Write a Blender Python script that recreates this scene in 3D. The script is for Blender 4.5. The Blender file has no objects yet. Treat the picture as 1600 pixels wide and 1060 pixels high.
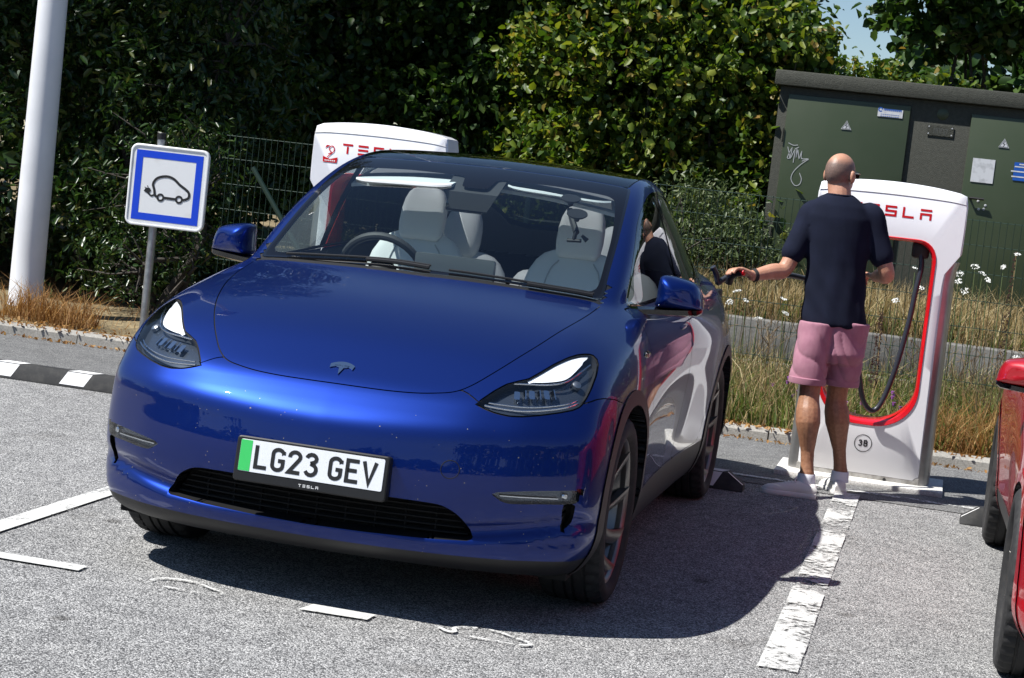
import bpy, bmesh, math, random
import numpy as np
from mathutils import Matrix, Vector
# ---------------------------------------------------------------- camera, sky, sun, exposure
scene=bpy.context.scene
CF,CX,CY,CH,CYAW,CPIT,CROLL=3018.0,2.0232,-7.1391,1.5659,.21698,.08428,.11407   # focal length in photo pixels, position, angles
fwd=Vector((-math.sin(CYAW)*math.cos(CPIT),math.cos(CYAW)*math.cos(CPIT),-math.sin(CPIT)))
r0=Vector((math.cos(CYAW),math.sin(CYAW),0)); u0=r0.cross(fwd)
rgt=math.cos(CROLL)*r0+math.sin(CROLL)*u0; upv=-math.sin(CROLL)*r0+math.cos(CROLL)*u0
cam_d=bpy.data.cameras.new('camera'); cam=bpy.data.objects.new('camera',cam_d); scene.collection.objects.link(cam)
M=Matrix.Identity(4)
for i in range(3): M[i][0]=rgt[i]; M[i][1]=upv[i]; M[i][2]=-fwd[i]
M[0][3],M[1][3],M[2][3]=CX,CY,CH
cam.matrix_world=M
cam_d.sensor_fit='HORIZONTAL'; cam_d.sensor_width=36; cam_d.lens=36*CF/1600; cam_d.clip_start=.1; cam_d.clip_end=3000
scene.camera=cam
LDIR=Vector((.59,.33,-1.0)).normalized()          # the way sunlight travels, read off the shadows
world=bpy.data.worlds.new('World'); scene.world=world; world.use_nodes=True
wn=world.node_tree.nodes; wl=world.node_tree.links
sky=wn.new('ShaderNodeTexSky'); sky.sky_type='NISHITA'; sky.sun_disc=False
sky.sun_elevation=math.asin(-LDIR.z); sky.sun_rotation=math.atan2(-LDIR.x,-LDIR.y)
sky.air_density=1.0; sky.dust_density=.1; sky.ozone_density=3.5
wl.new(sky.outputs[0],wn['Background'].inputs[0]); wn['Background'].inputs[1].default_value=.066
sun_d=bpy.data.lights.new('sun','SUN'); sun_d.energy=5.0; sun_d.angle=math.radians(.53); sun_d.color=(1,.975,.93)
sun=bpy.data.objects.new('sun',sun_d); scene.collection.objects.link(sun)
sun.rotation_euler=LDIR.to_track_quat('-Z','Y').to_euler(); sun.location=(-6,-6,12)
scene.view_settings.view_transform='Standard'; scene.view_settings.look='None'; scene.view_settings.gamma=1
scene.view_settings.exposure=.66; scene.view_settings.use_curve_mapping=False
scene.cycles.max_bounces=10; scene.cycles.transparent_max_bounces=24; scene.cycles.use_denoising=True
rnd=random.Random(7); nrg=np.random.default_rng(11)
# ---------------------------------------------------------------- helpers
COL=scene.collection
def link(o): COL.objects.link(o); return o
def obj(name,V,Fc,mat,parent=None,smooth=True,normals=None,loc=None):
    me=bpy.data.meshes.new(name); me.from_pydata([tuple(v) for v in V],[],[tuple(f) for f in Fc]); me.update()
    if smooth and len(me.polygons): me.polygons.foreach_set('use_smooth',[True]*len(me.polygons))
    if mat: me.materials.append(mat)
    if normals is not None: me.normals_split_custom_set_from_vertices([tuple(n) for n in normals])
    o=bpy.data.objects.new(name,me); link(o)
    if parent: o.parent=parent
    if loc: o.location=loc
    return o
def auto(o,deg=35):
    """flat shading across sharp edges, smooth elsewhere"""
    bm=bmesh.new(); bm.from_mesh(o.data); c=math.radians(deg)
    for e in bm.edges:
        if len(e.link_faces)==2 and e.calc_face_angle(0)>c: e.smooth=False
    bm.to_mesh(o.data); bm.free(); return o
def tag(o,label,cat=None,group=None):
    o['label']=label
    if cat: o['category']=cat
    if group: o['group']=group
    return o
def empty(name,loc=(0,0,0),rz=0):
    o=bpy.data.objects.new(name,None); link(o); o.location=loc; o.rotation_euler=(0,0,rz); o.empty_display_size=.1; return o
def kind(o,k): o['kind']=k; return o
def copy_tree(o,parent=None,swap=None,skip=()):
    c=o.copy(); link(c); c.parent=parent
    if swap and o.type=='MESH':
        for s in c.material_slots:
            if s.material and s.material.name in swap:
                m=swap[s.material.name]; s.link='OBJECT'; s.material=m
    for ch in list(o.children):
        if ch.name.split('.')[0] not in skip: copy_tree(ch,c,swap,skip)
    return c
class MB:
    """collects shapes; build() links them as one mesh object"""
    def __init__(s): s.V=[]; s.F=[]
    def add(s,V,Fc,M=None):
        n=len(s.V)
        s.V+= [tuple(M@Vector(v)) for v in V] if M else [tuple(v) for v in V]
        s.F+= [tuple(i+n for i in f) for f in Fc]; return s
    def box(s,c,d,M=None,bev=0):
        if bev:
            bm=bmesh.new(); bmesh.ops.create_cube(bm,size=1)
            for v in bm.verts: v.co=Vector((v.co.x*d[0]+c[0],v.co.y*d[1]+c[1],v.co.z*d[2]+c[2]))
            bmesh.ops.bevel(bm,geom=list(bm.edges),offset=bev,segments=2,affect='EDGES',profile=.5)
            bm.verts.ensure_lookup_table(); s.add([v.co for v in bm.verts],[[v.index for v in f.verts] for f in bm.faces],M); bm.free(); return s
        x,y,z=[q/2 for q in d]
        P=[(c[0]+a*x,c[1]+b*y,c[2]+e*z) for a in(-1,1) for b in(-1,1) for e in(-1,1)]
        return s.add(P,[(0,1,3,2),(4,6,7,5),(0,4,5,1),(2,3,7,6),(0,2,6,4),(1,5,7,3)],M)
    def tube(s,path,r,seg=8,closed=False,caps=True,M=None):
        P=[Vector(p) for p in path]; n=len(P); rr=r if hasattr(r,'__len__') else [r]*n
        V=[];Fc=[]; up=None
        for i in range(n):
            a=P[(i-1)%n] if (closed or i>0) else P[i]; b=P[(i+1)%n] if (closed or i<n-1) else P[i]
            t=(b-a).normalized()
            if up is None:
                up=Vector((0,0,1)) if abs(t.z)<.9 else Vector((1,0,0))
            up=(up-t*up.dot(t)).normalized(); w=t.cross(up)
            for k in range(seg):
                q=2*math.pi*k/seg; V.append(P[i]+(up*math.cos(q)+w*math.sin(q))*rr[i])
        for i in range(n if closed else n-1):
            j=(i+1)%n
            for k in range(seg): Fc.append((i*seg+k,i*seg+(k+1)%seg,j*seg+(k+1)%seg,j*seg+k))
        if caps and not closed: Fc+= [tuple(range(seg))[::-1],tuple((n-1)*seg+k for k in range(seg))]
        return s.add(V,Fc,M)
    def lathe(s,prof,seg=48,M=None,caps=False):
        """profile of (radius, height) round local Z"""
        V=[];Fc=[];m=len(prof)
        for k in range(seg):
            a=2*math.pi*k/seg
            V+=[(r*math.cos(a),r*math.sin(a),h) for r,h in prof]
        for k in range(seg):
            j=(k+1)%seg
            for i in range(m-1): Fc.append((k*m+i,j*m+i,j*m+i+1,k*m+i+1))
        if caps: Fc+=[tuple(k*m for k in range(seg))[::-1],tuple(k*m+m-1 for k in range(seg))]
        return s.add(V,Fc,M)
    def prism(s,poly,d0,d1,M=None):
        """2D polygon in local XY, from height d0 to d1"""
        n=len(poly); V=[(x,y,d0) for x,y in poly]+[(x,y,d1) for x,y in poly]
        return s.add(V,[tuple(range(n))[::-1],tuple(range(n,2*n))]+[(i,(i+1)%n,n+(i+1)%n,n+i) for i in range(n)],M)
    def loft(s,secs,M=None,caps=True):
        n=len(secs[0]); V=[p for q in secs for p in q]; Fc=[]
        for i in range(len(secs)-1):
            for k in range(n): Fc.append((i*n+k,i*n+(k+1)%n,(i+1)*n+(k+1)%n,(i+1)*n+k))
        if caps: Fc+=[tuple(range(n))[::-1],tuple((len(secs)-1)*n+k for k in range(n))]
        return s.add(V,Fc,M)
    def ribbon(s,path,w,M=None,closed=False,z=0):
        """flat stroke of width w along a 2D path in local XY"""
        P=[Vector((p[0],p[1])) for p in path]; n=len(P); L=[];R=[]
        for i in range(n):
            a=P[(i-1)%n] if (closed or i>0) else None; b=P[(i+1)%n] if (closed or i<n-1) else None
            d1=(P[i]-a).normalized() if a else None; d2=(b-P[i]).normalized() if b else None
            if d1 is None: d1=d2
            if d2 is None: d2=d1
            nn=Vector((-(d1+d2).y,(d1+d2).x)); 
            nn=nn.normalized() if nn.length>1e-6 else Vector((-d1.y,d1.x))
            k=w/2/max(.45,nn.dot(Vector((-d1.y,d1.x)))); L.append(P[i]+nn*k); R.append(P[i]-nn*k)
        V=[(p.x,p.y,z) for p in L]+[(p.x,p.y,z) for p in R]
        Fc=[(n+i,n+(i+1)%n,(i+1)%n,i) for i in range(n if closed else n-1)]
        return s.add(V,Fc,M)
    def build(s,name,mat,parent=None,smooth=True,deg=35,loc=None):
        o=obj(name,s.V,s.F,mat,parent,smooth,loc=loc)
        return auto(o,deg) if smooth and deg else o
def rrect(w,h,r,seg=5,cx=0,cy=0):
    r=min(r,w/2-1e-4,h/2-1e-4); P=[]
    for (sx,sy,a0) in ((1,1,0),(-1,1,90),(-1,-1,180),(1,-1,270)):
        for k in range(seg+1):
            a=math.radians(a0+90*k/seg); P.append((cx+sx*(w/2-r)+r*math.cos(a),cy+sy*(h/2-r)+r*math.sin(a)))
    return P
def arc(cx,cy,rx,ry,a0,a1,n=10): return [(cx+rx*math.cos(math.radians(a0+(a1-a0)*i/n)),cy+ry*math.sin(math.radians(a0+(a1-a0)*i/n))) for i in range(n+1)]
def crom(pts,n=6,closed=False):
    """Catmull-Rom through points of any dimension"""
    P=[np.array(p,float) for p in pts]; m=len(P); out=[]
    for i in range(m if closed else m-1):
        p0=P[(i-1)%m] if closed or i>0 else 2*P[0]-P[1]; p1=P[i]; p2=P[(i+1)%m]; p3=P[(i+2)%m] if closed or i<m-2 else 2*P[-1]-P[-2]
        for k in range(n):
            t=k/n; out.append(.5*((2*p1)+(-p0+p2)*t+(2*p0-5*p1+4*p2-p3)*t*t+(-p0+3*p1-3*p2+p3)*t**3))
    if not closed: out.append(P[-1])
    return [tuple(q) for q in out]
def ME(loc,axx,axy,axz):
    m=Matrix.Identity(4)
    for i in range(3): m[i][0]=axx[i]; m[i][1]=axy[i]; m[i][2]=axz[i]; m[i][3]=loc[i]
    return m
def facing(x,y,z): return ME((x,y,z),(1,0,0),(0,0,1),(0,-1,0))     # a board whose local XY faces the camera side (-Y)
# ---------------------------------------------------------------- materials
def mat(name,col,rough=.5,metal=0,spec=.5,coat=0,coat_r=.03,noise=None,bump=None,emit=None,trans=0,sheen=0,vary=None,sss=0):
    """noise: (scale, colour2, low, high)  bump: (scale, strength, distance)  vary: amount of per-object brightness change"""
    m=bpy.data.materials.new(name); m.use_nodes=True; n=m.node_tree.nodes; l=m.node_tree.links; b=n['Principled BSDF']
    c4=(*col,1); b.inputs['Base Color'].default_value=c4; b.inputs['Roughness'].default_value=rough; b.inputs['Metallic'].default_value=metal
    b.inputs['Specular IOR Level'].default_value=spec; b.inputs['Coat Weight'].default_value=coat; b.inputs['Coat Roughness'].default_value=coat_r
    if sheen: b.inputs['Sheen Weight'].default_value=sheen
    if trans: b.inputs['Transmission Weight'].default_value=trans
    if sss: b.inputs['Subsurface Weight'].default_value=sss; b.inputs['Subsurface Radius'].default_value=(.012,.005,.003); b.inputs['Subsurface Scale'].default_value=1
    if emit: b.inputs['Emission Color'].default_value=(*emit[0],1); b.inputs['Emission Strength'].default_value=emit[1]
    tc=None
    def coord():
        nonlocal tc
        if tc is None: tc=n.new('ShaderNodeTexCoord')
        return tc.outputs['Object']
    if noise:
        t=n.new('ShaderNodeTexNoise'); t.inputs['Scale'].default_value=noise[0]; t.inputs['Detail'].default_value=6; l.new(coord(),t.inputs['Vector'])
        r=n.new('ShaderNodeValToRGB'); r.color_ramp.elements[0].position=noise[2]; r.color_ramp.elements[1].position=noise[3]
        r.color_ramp.elements[0].color=c4; r.color_ramp.elements[1].color=(*noise[1],1); l.new(t.outputs['Fac'],r.inputs['Fac']); l.new(r.outputs['Color'],b.inputs['Base Color'])
    if bump:
        t=n.new('ShaderNodeTexNoise'); t.inputs['Scale'].default_value=bump[0]; t.inputs['Detail'].default_value=4; l.new(coord(),t.inputs['Vector'])
        q=n.new('ShaderNodeBump'); q.inputs['Strength'].default_value=bump[1]; q.inputs['Distance'].default_value=bump[2]; l.new(t.outputs['Fac'],q.inputs['Height']); l.new(q.outputs['Normal'],b.inputs['Normal'])
    return m
def glass_mat(name,tint,refl=1.0,rough=0.0):
    """thin pane: tinted see-through plus mirror reflection by Fresnel"""
    m=bpy.data.materials.new(name); m.use_nodes=True; n=m.node_tree.nodes; l=m.node_tree.links; n.remove(n['Principled BSDF'])
    tr=n.new('ShaderNodeBsdfTransparent'); tr.inputs[0].default_value=(*tint,1); gl=n.new('ShaderNodeBsdfGlossy'); gl.inputs['Roughness'].default_value=rough
    gl.inputs[0].default_value=(refl,refl,refl,1)
    fr=n.new('ShaderNodeFresnel'); ge=n.new('ShaderNodeNewGeometry'); io=n.new('ShaderNodeMath'); io.operation='MULTIPLY_ADD'; io.inputs[1].default_value=1/1.5-1.5; io.inputs[2].default_value=1.5; l.new(ge.outputs['Backfacing'],io.inputs[0]); l.new(io.outputs[0],fr.inputs[0]); mx=n.new('ShaderNodeMixShader')   # same reflectance from both sides of the pane
    l.new(fr.outputs[0],mx.inputs[0]); l.new(tr.outputs[0],mx.inputs[1]); l.new(gl.outputs[0],mx.inputs[2]); l.new(mx.outputs[0],n['Material Output'].inputs[0]); return m
def paint_mat(name,col,metal):
    m=mat(name,col,rough=.41,metal=metal,coat=.9,coat_r=.01); n=m.node_tree.nodes; l=m.node_tree.links; b=n['Principled BSDF']
    tc=n.new('ShaderNodeTexCoord'); v=n.new('ShaderNodeTexVoronoi'); v.inputs['Scale'].default_value=42; l.new(tc.outputs['Object'],v.inputs['Vector'])
    # squashed insects and dust: small pale specks at random
    w=n.new('ShaderNodeTexNoise'); w.inputs['Scale'].default_value=7; l.new(tc.outputs['Object'],w.inputs['Vector'])
    a=n.new('ShaderNodeMath'); a.operation='MULTIPLY_ADD'; a.inputs[1].default_value=.10; a.inputs[2].default_value=.01; l.new(v.outputs['Color'],a.inputs[0])
    c=n.new('ShaderNodeMath'); c.operation='LESS_THAN'; l.new(v.outputs['Distance'],c.inputs[0]); l.new(a.outputs[0],c.inputs[1])
    g=n.new('ShaderNodeMath'); g.operation='GREATER_THAN'; g.inputs[1].default_value=.46; l.new(w.outputs['Fac'],g.inputs[0])
    # only on surfaces that look forward
    ge=n.new('ShaderNodeNewGeometry'); sp=n.new('ShaderNodeSeparateXYZ'); l.new(ge.outputs['Normal'],sp.inputs[0])
    f=n.new('ShaderNodeMath'); f.operation='LESS_THAN'; f.inputs[1].default_value=-.72; l.new(sp.outputs['Y'],f.inputs[0])
    m1=n.new('ShaderNodeMath'); m1.operation='MULTIPLY'; l.new(c.outputs[0],m1.inputs[0]); l.new(g.outputs[0],m1.inputs[1])
    m2=n.new('ShaderNodeMath'); m2.operation='MULTIPLY'; l.new(m1.outputs[0],m2.inputs[0]); l.new(f.outputs[0],m2.inputs[1])
    mx=n.new('ShaderNodeMix'); mx.data_type='RGBA'; mx.inputs['A'].default_value=(*col,1); mx.inputs['B'].default_value=(.24,.21,.16,1); l.new(m2.outputs[0],mx.inputs['Factor']); l.new(mx.outputs['Result'],b.inputs['Base Color'])
    iv=n.new('ShaderNodeMath'); iv.operation='SUBTRACT'; iv.inputs[0].default_value=1; l.new(m2.outputs[0],iv.inputs[1]); cw_=n.new('ShaderNodeMath'); cw_.operation='MULTIPLY'; cw_.inputs[1].default_value=.8; l.new(iv.outputs[0],cw_.inputs[0]); l.new(cw_.outputs[0],b.inputs['Coat Weight'])
    mm=n.new('ShaderNodeMath'); mm.operation='MULTIPLY'; mm.inputs[1].default_value=metal; l.new(iv.outputs[0],mm.inputs[0]); l.new(mm.outputs[0],b.inputs['Metallic'])
    return m
MT=dict(
 blue=paint_mat('blue_paint',(.0010,.0185,.165),.85),
 red=paint_mat('red_paint',(.42,.006,.014),.25),
 blackpl=mat('black_plastic',(.007,.007,.008),.5,bump=(900,.15,.0005)),
 cladding=mat('arch_plastic',(.03,.028,.028),.5,bump=(1200,.2,.0004)),
 gloss=mat('gloss_black',(.004,.004,.005),.06,coat=.5),
 frit=mat('frit_black',(.004,.004,.005),.04,spec=.5),
 seam=mat('seam_black',(.003,.003,.003),.9),
 glass=glass_mat('windscreen_glass',(.92,.99,.975)),
 tint=glass_mat('tinted_glass',(.16,.18,.18)),
 doorglass=glass_mat('door_glass',(.55,.60,.60)),
 roofglass=glass_mat('roof_glass',(.20,.20,.21)),
 lens=glass_mat('lamp_lens',(.93,.95,.97)),
 rubber=mat('tyre_rubber',(.016,.016,.017),.78,bump=(300,.25,.0008),noise=(40,(.028,.027,.026),.45,.7)),
 rim=mat('rim_grey',(.21,.205,.20),.33,metal=.85),
 rimdark=mat('rim_dark',(.02,.02,.02),.5,metal=.4),
 steel=mat('disc_steel',(.35,.34,.33),.4,metal=1),
 caliper=mat('caliper_red',(.50,.012,.015),.4),
 white_leather=mat('white_leather',(.80,.82,.82),.55,bump=(260,.12,.001)),
 grey_cloth=mat('headliner_grey',(.50,.52,.53),.9,bump=(500,.2,.0006)),
 dark_int=mat('dark_interior',(.02,.021,.023),.65,bump=(350,.2,.0008)),
 silver=mat('satin_silver',(.36,.37,.38),.30,metal=.9),
 chrome=mat('chrome',(.75,.76,.78),.08,metal=1),
 platewhite=mat('plate_white',(.78,.80,.84),.35,noise=(160,(.62,.62,.62),.62,.72)),
 plategreen=mat('plate_green',(.05,.55,.13),.35),
 ink=mat('black_ink',(.012,.012,.013),.5),
 whiteprint=mat('white_print',(.78,.78,.78),.45),
 drl=mat('lamp_white',(.92,.93,.95),.35,coat=.6),
 lamp_dark=mat('lamp_housing',(.10,.12,.15),.22,metal=.75),
 lamp_mirror=mat('lamp_reflector',(.7,.72,.75),.12,metal=1),
)
# ---------------------------------------------------------------- car body surface (metres, front axle at the origin, nose to -Y)
def natspl(xs):
    """matrix form of a natural cubic spline: returns ev(x, ys) and basis(x)"""
    xs=np.asarray(xs,float); n=len(xs); h=np.diff(xs)
    A=np.eye(n); B=np.zeros((n,n))
    for i in range(1,n-1):
        A[i,i-1]=h[i-1]; A[i,i]=2*(h[i-1]+h[i]); A[i,i+1]=h[i]
        B[i,i-1]=6/h[i-1]; B[i,i]=-6/h[i-1]-6/h[i]; B[i,i+1]=6/h[i]
    K=np.linalg.solve(A,B)
    def basis(x):
        x=np.clip(np.asarray(x,float),xs[0],xs[-1]); i=np.clip(np.searchsorted(xs,x)-1,0,n-2)
        t=x-xs[i]; u=xs[i+1]-x; hi=h[i]
        m=np.arange(len(x)); R=np.zeros((len(x),n))
        R[m,i]+=u/hi; R[m,i+1]+=t/hi
        ca=(u**3/(6*hi)-hi*u/6)[:,None]; cb=(t**3/(6*hi)-hi*t/6)[:,None]
        return R+ca*K[i]+cb*K[i+1]
    return basis
class S1:
    def __init__(s,pts):
        s.b=natspl([p[0] for p in pts]); s.y=np.array([p[1] for p in pts],float)
    def __call__(s,x): return s.b(x)@s.y
class S2:
    def __init__(s,a,b,tab): s.a=natspl(a); s.b=natspl(b); s.t=np.array(tab,float)
    def __call__(s,x,y): return np.einsum('ni,ij,nj->n',s.a(x),s.t,s.b(y))
def smax(a,b,k): return .5*(a+b+np.sqrt((a-b)**2+k*k))
def smin(a,b,k): return -smax(-a,-b,k)
c_prof=S1([(0.1,-0.6230),(0.17,-0.7351),(0.21,-0.8071),(0.25,-0.8443),(0.285,-0.8541),(0.33,-0.8456),(0.42,-0.8606),(0.5,-0.8704),(0.57,-0.8666),(0.62,-0.8615),(0.66,-0.8580),(0.69,-0.8485),(0.715,-0.8320),(0.74,-0.8105),(0.77,-0.7886),(0.82,-0.7434),(0.9,-0.6576),(1.1,-0.4207)])
c_sweep=S1([(0,-0.0107),(0.13,-0.0057),(0.26,0.0058),(0.4,0.0268),(0.5,0.0490),(0.6,0.0825),(0.68,0.1158),(0.76,0.1636),(0.82,0.2041),(0.88,0.2514),(0.94,0.3152),(1.05,0.4710)])
c_hood=S1([(-0.95,0.5970),(-0.82,0.7174),(-0.745,0.7848),(-0.68,0.8248),(-0.6,0.8681),(-0.5,0.9205),(-0.34,0.9860),(-0.127,1.0476),(0.03,1.0787),(0.235,1.1137),(0.4,1.1351),(0.7,1.1424),(1.2,1.1378),(2,1.1493),(2.9,1.1658),(3.5,1.1662),(3.8,1.1475),(4.1,1.1180)])
ys_=[-.75,-.5,-.25,0,.4,1.0,1.8,2.5,2.9,3.4,3.8]; zs_=[.12,.3,.45,.6,.75,.88,1.0,1.15]
c_side=S2(ys_,zs_,[
[.8001,.8866,.9021,.8968,.8814,.8566,.8328,.7895],
[.8262,.9287,.9393,.9344,.9185,.8937,.8613,.8093],
[.842,.9593,.9638,.9564,.9415,.9171,.8803,.8293],
[.8582,.9675,.9727,.9694,.9538,.9326,.8954,.8396],
[.865,.9378,.9505,.9561,.9537,.9394,.9065,.8501],
[.8628,.908,.9212,.9343,.9446,.9428,.9192,.8705],
[.8615,.907,.9204,.9338,.9461,.9465,.926,.8784],
[.8608,.9345,.9481,.9564,.9614,.9585,.9329,.8819],
[.8606,.9543,.9629,.9661,.9659,.9572,.9254,.8697],
[.8005,.9192,.9377,.941,.9289,.8966,.8404,.7709],
[.6205,.7791,.8176,.8359,.8394,.8232,.7726,.6923]])
c_rear=S1([(.1,3.55),(.3,3.80),(.5,3.86),(.7,3.87),(.9,3.86),(1.0,3.85),(1.1,3.82),(1.2,3.76)])
c_roof=S1([(-1.3,0.1850),(-0.8,0.5193),(-0.3,0.8346),(0,1.0030),(0.25,1.1284),(0.45,1.2428),(0.7,1.3780),(0.95,1.4933),(1.2,1.5790),(1.45,1.6295),(1.75,1.6449),(2.1,1.6327),(2.5,1.5921),(2.9,1.5148),(3.3,1.4027),(3.6,1.2820),(3.8,1.1871),(4.1,1.0276),(5.5,0.1982)])
yg_=[.0,.4,.8,1.2,1.6,2.2,2.8,3.3,3.8]; zg_=[1.0,1.12,1.25,1.38,1.5,1.6]
c_gside=S2(yg_,zg_,[
[.7563,.7489,.7377,.7273,.7121,.7018],
[.7998,.7819,.7598,.7403,.7229,.7078],
[.8366,.814,.7814,.7448,.71,.6937],
[.864,.8396,.8046,.7616,.7158,.6744],
[.8835,.8572,.8189,.7722,.7199,.6734],
[.8707,.8448,.794,.7352,.6754,.6233],
[.8224,.7808,.7137,.6441,.5777,.5177],
[.7736,.723,.646,.5659,.4825,.4096],
[.6995,.6345,.5491,.4634,.388,.3126]])
c_crown=S1([(-0.3,0.0815),(0.3,0.0625),(0.7,0.0466),(1.2,0.0249),(1.8,0.0259),(2.6,0.0413),(3.3,0.0682),(4.1,0.1048)])
def F_low(x,y,z):
    lz=.312+.048*np.clip((x-.55)/.3,0,1)      # ledge above the lower lip
    fr=(c_prof(z)+c_sweep(x)+.020*np.exp(-((z-lz-.030)/.026)**2)-.006*np.exp(-((z-lz+.016)/.016)**2)-y)*.85
    sd=x-c_side(y,z)
    re=y-c_rear(z)-.20*(x/.8)**3*0-.16*np.minimum(1.2,x/.85)**4*-1
    T=c_hood(y)-.024*(x/.7)**2-1.3*np.maximum(0,x-.69)**2
    tp=(z-T)*.93
    bt=(.165+.02*np.exp(-((y+.9)/.3)**2)-z)
    a=smax(fr,sd,.045); a=smax(a,re,.07); a=smax(a,tp,.04); return smax(a,bt,.03)
def F_green(x,y,z):
    gs=x-c_gside(y,z)
    gt=(z-(c_roof(y)-c_crown(y)*(x/.7)**2))*.9
    return np.maximum(smax(gs,gt,.05),.93-z)
def F_body(P):
    x=np.sqrt(P[:,0]**2+1e-6); y=P[:,1]; z=P[:,2]
    return smin(F_low(x,y,z),F_green(x,y,z),.022)
def F_grad(P,e=1e-3):
    g=np.stack([(F_body(P+d)-F_body(P-d))/(2*e) for d in np.eye(3)*e],1)
    return g/np.linalg.norm(g,axis=1,keepdims=True)
def body_grid():
    """half body (x>=0): quads of a box grid thrown onto the surface along rays from a spine"""
    xs=np.linspace(0,1,46)
    ys=np.r_[np.linspace(-.95,1.5,106),np.linspace(1.5,3.95,54)[1:]]
    zs=np.linspace(-.15,1.75,80)
    V=[];Q=[];idx={}
    def vid(p):
        k=(round(p[0],5),round(p[1],5),round(p[2],5))
        if k not in idx: idx[k]=len(V); V.append(k)
        return idx[k]
    def sheet(f,A,B,flip):
        g=[[vid(f(a,b)) for b in B] for a in A]
        for i in range(len(A)-1):
            for j in range(len(B)-1):
                q=(g[i][j],g[i+1][j],g[i+1][j+1],g[i][j+1]); Q.append(q[::-1] if flip else q)
    sheet(lambda a,b:(a,b,zs[-1]),xs,ys,False)
    sheet(lambda a,b:(1.0,a,b),ys,zs,False)
    sheet(lambda a,b:(a,ys[0],b),xs,zs,False)
    sheet(lambda a,b:(a,ys[-1],b),xs,zs,True)
    B=np.array(V); O=np.stack([np.zeros(len(B)),np.clip(B[:,1],.12,3.0),np.full(len(B),.62)],1)
    D=B-O; lo=np.zeros(len(B)); hi=np.full(len(B),1.6)
    for _ in range(34):
        m=(lo+hi)/2; ins=F_body(O+D*m[:,None])<0
        lo=np.where(ins,m,lo); hi=np.where(ins,hi,m)
    return O+D*((lo+hi)/2)[:,None], Q
# ---------------------------------------------------------------- cutting the body surface into panels
def poly_sd(P,poly):
    """signed distance (negative inside) from 2D points to a closed polygon"""
    A=np.asarray(poly,float); B=np.roll(A,-1,0); d2=np.full(len(P),1e9); ins=np.zeros(len(P),bool)
    for a,b in zip(A,B):
        e=b-a; w=P-a; t=np.clip((w@e)/max(e@e,1e-12),0,1); q=w-t[:,None]*e; d2=np.minimum(d2,(q*q).sum(1))
        c=((a[1]<=P[:,1])&(b[1]>P[:,1]))|((b[1]<=P[:,1])&(a[1]>P[:,1]))
        if c.any():
            xi=a[0]+(P[:,1]-a[1])/(b[1]-a[1]+1e-15)*e[0]; ins^=c&(P[:,0]<xi)
    d=np.sqrt(d2); return np.where(ins,-d,d)
def line_d(P,pts):
    A=np.asarray(pts,float); d2=np.full(len(P),1e9)
    for a,b in zip(A[:-1],A[1:]):
        e=b-a; w=P-a; t=np.clip((w@e)/(e@e),0,1); q=w-t[:,None]*e; d2=np.minimum(d2,(q*q).sum(1))
    return np.sqrt(d2)
def cut(V,Q,f):
    """split the polygons of (V,Q) along f=0; new points are pulled back onto the body surface"""
    fv=f(V); fv=np.where(np.abs(fv)<2e-5,2e-5,fv); sg=fv>0; V=list(map(tuple,V)); out=[]; cache={}; new=[]
    def mid(i,j):
        k=(i,j) if i<j else (j,i)
        if k not in cache:
            i,j=k; t=fv[i]/(fv[i]-fv[j]); a=np.array(V[i]); b=np.array(V[j]); cache[k]=len(V); V.append(tuple(a+(b-a)*t))
        return cache[k]
    for q in Q:
        s=[sg[i] for i in q]
        if all(s) or not any(s): out.append(q); continue
        n=len(q); ch=[k for k in range(n) if s[k]!=s[(k+1)%n]]
        if len(ch)!=2:
            c=[(q[0],q[k],q[k+1]) for k in range(1,n-1)]
        else: c=[q]
        for q2 in c:
            n=len(q2); pos=[];neg=[]
            for k in range(n):
                i,j=q2[k],q2[(k+1)%n]; (pos if sg[i] else neg).append(i)
                if sg[i]!=sg[j]:
                    m=mid(i,j); pos.append(m); neg.append(m)
            if len(pos)>2: out.append(tuple(pos))
            if len(neg)>2: out.append(tuple(neg))
    return np.array(V),out
HOOD=crom([(0,-.742),(.1,-.741),(.2,-.737),(.29,-.727),(.36,-.711),(.417,-.690),(.458,-.655),(.501,-.594),(.563,-.482),(.622,-.334),(.665,-.165),(.694,-.005),(.712,.15),(.722,.30)],5)+crom([(.722,.30),(.66,.306),(.4,.268),(0,.235)],6)+[(-.3,.235),(-.3,-.742)]
WS=crom([(0,.262),(.4,.296),(.655,.336)],5)+crom([(.655,.336),(.695,.343),(.714,.37),(.703,.51),(.686,.738),(.662,.975),(.636,1.19),(.628,1.235)],4)[1:]+[(.62,1.243),(.45,1.237),(.2,1.232),(0,1.231),(-.3,1.231),(-.3,.262)]
WSI=[(-.3,.288),(0,.288)]+crom([(.1,.290),(.29,.303),(.5,.332),(.62,.358),(.662,.378),(.680,.42),(.672,.55),(.658,.72),(.636,.87),(.610,1.0),(.596,1.05),(.565,1.08),(.52,1.086)],3)+[(.33,1.088),(.075,1.066),(.055,.945),(-.3,.94)]
ROOF=[(-.3,1.239),(0,1.239),(.2,1.240),(.45,1.245),(.615,1.251),(.618,1.45),(.612,1.8),(.59,2.1),(.545,2.45),(.50,2.68),(.0,2.72),(-.3,2.72)]
HATCH=[(-.3,2.80),(0,2.80),(.40,2.77),(.47,2.9),(.46,3.15),(.40,3.45),(.3,3.52),(0,3.55),(-.3,3.55)]
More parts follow.
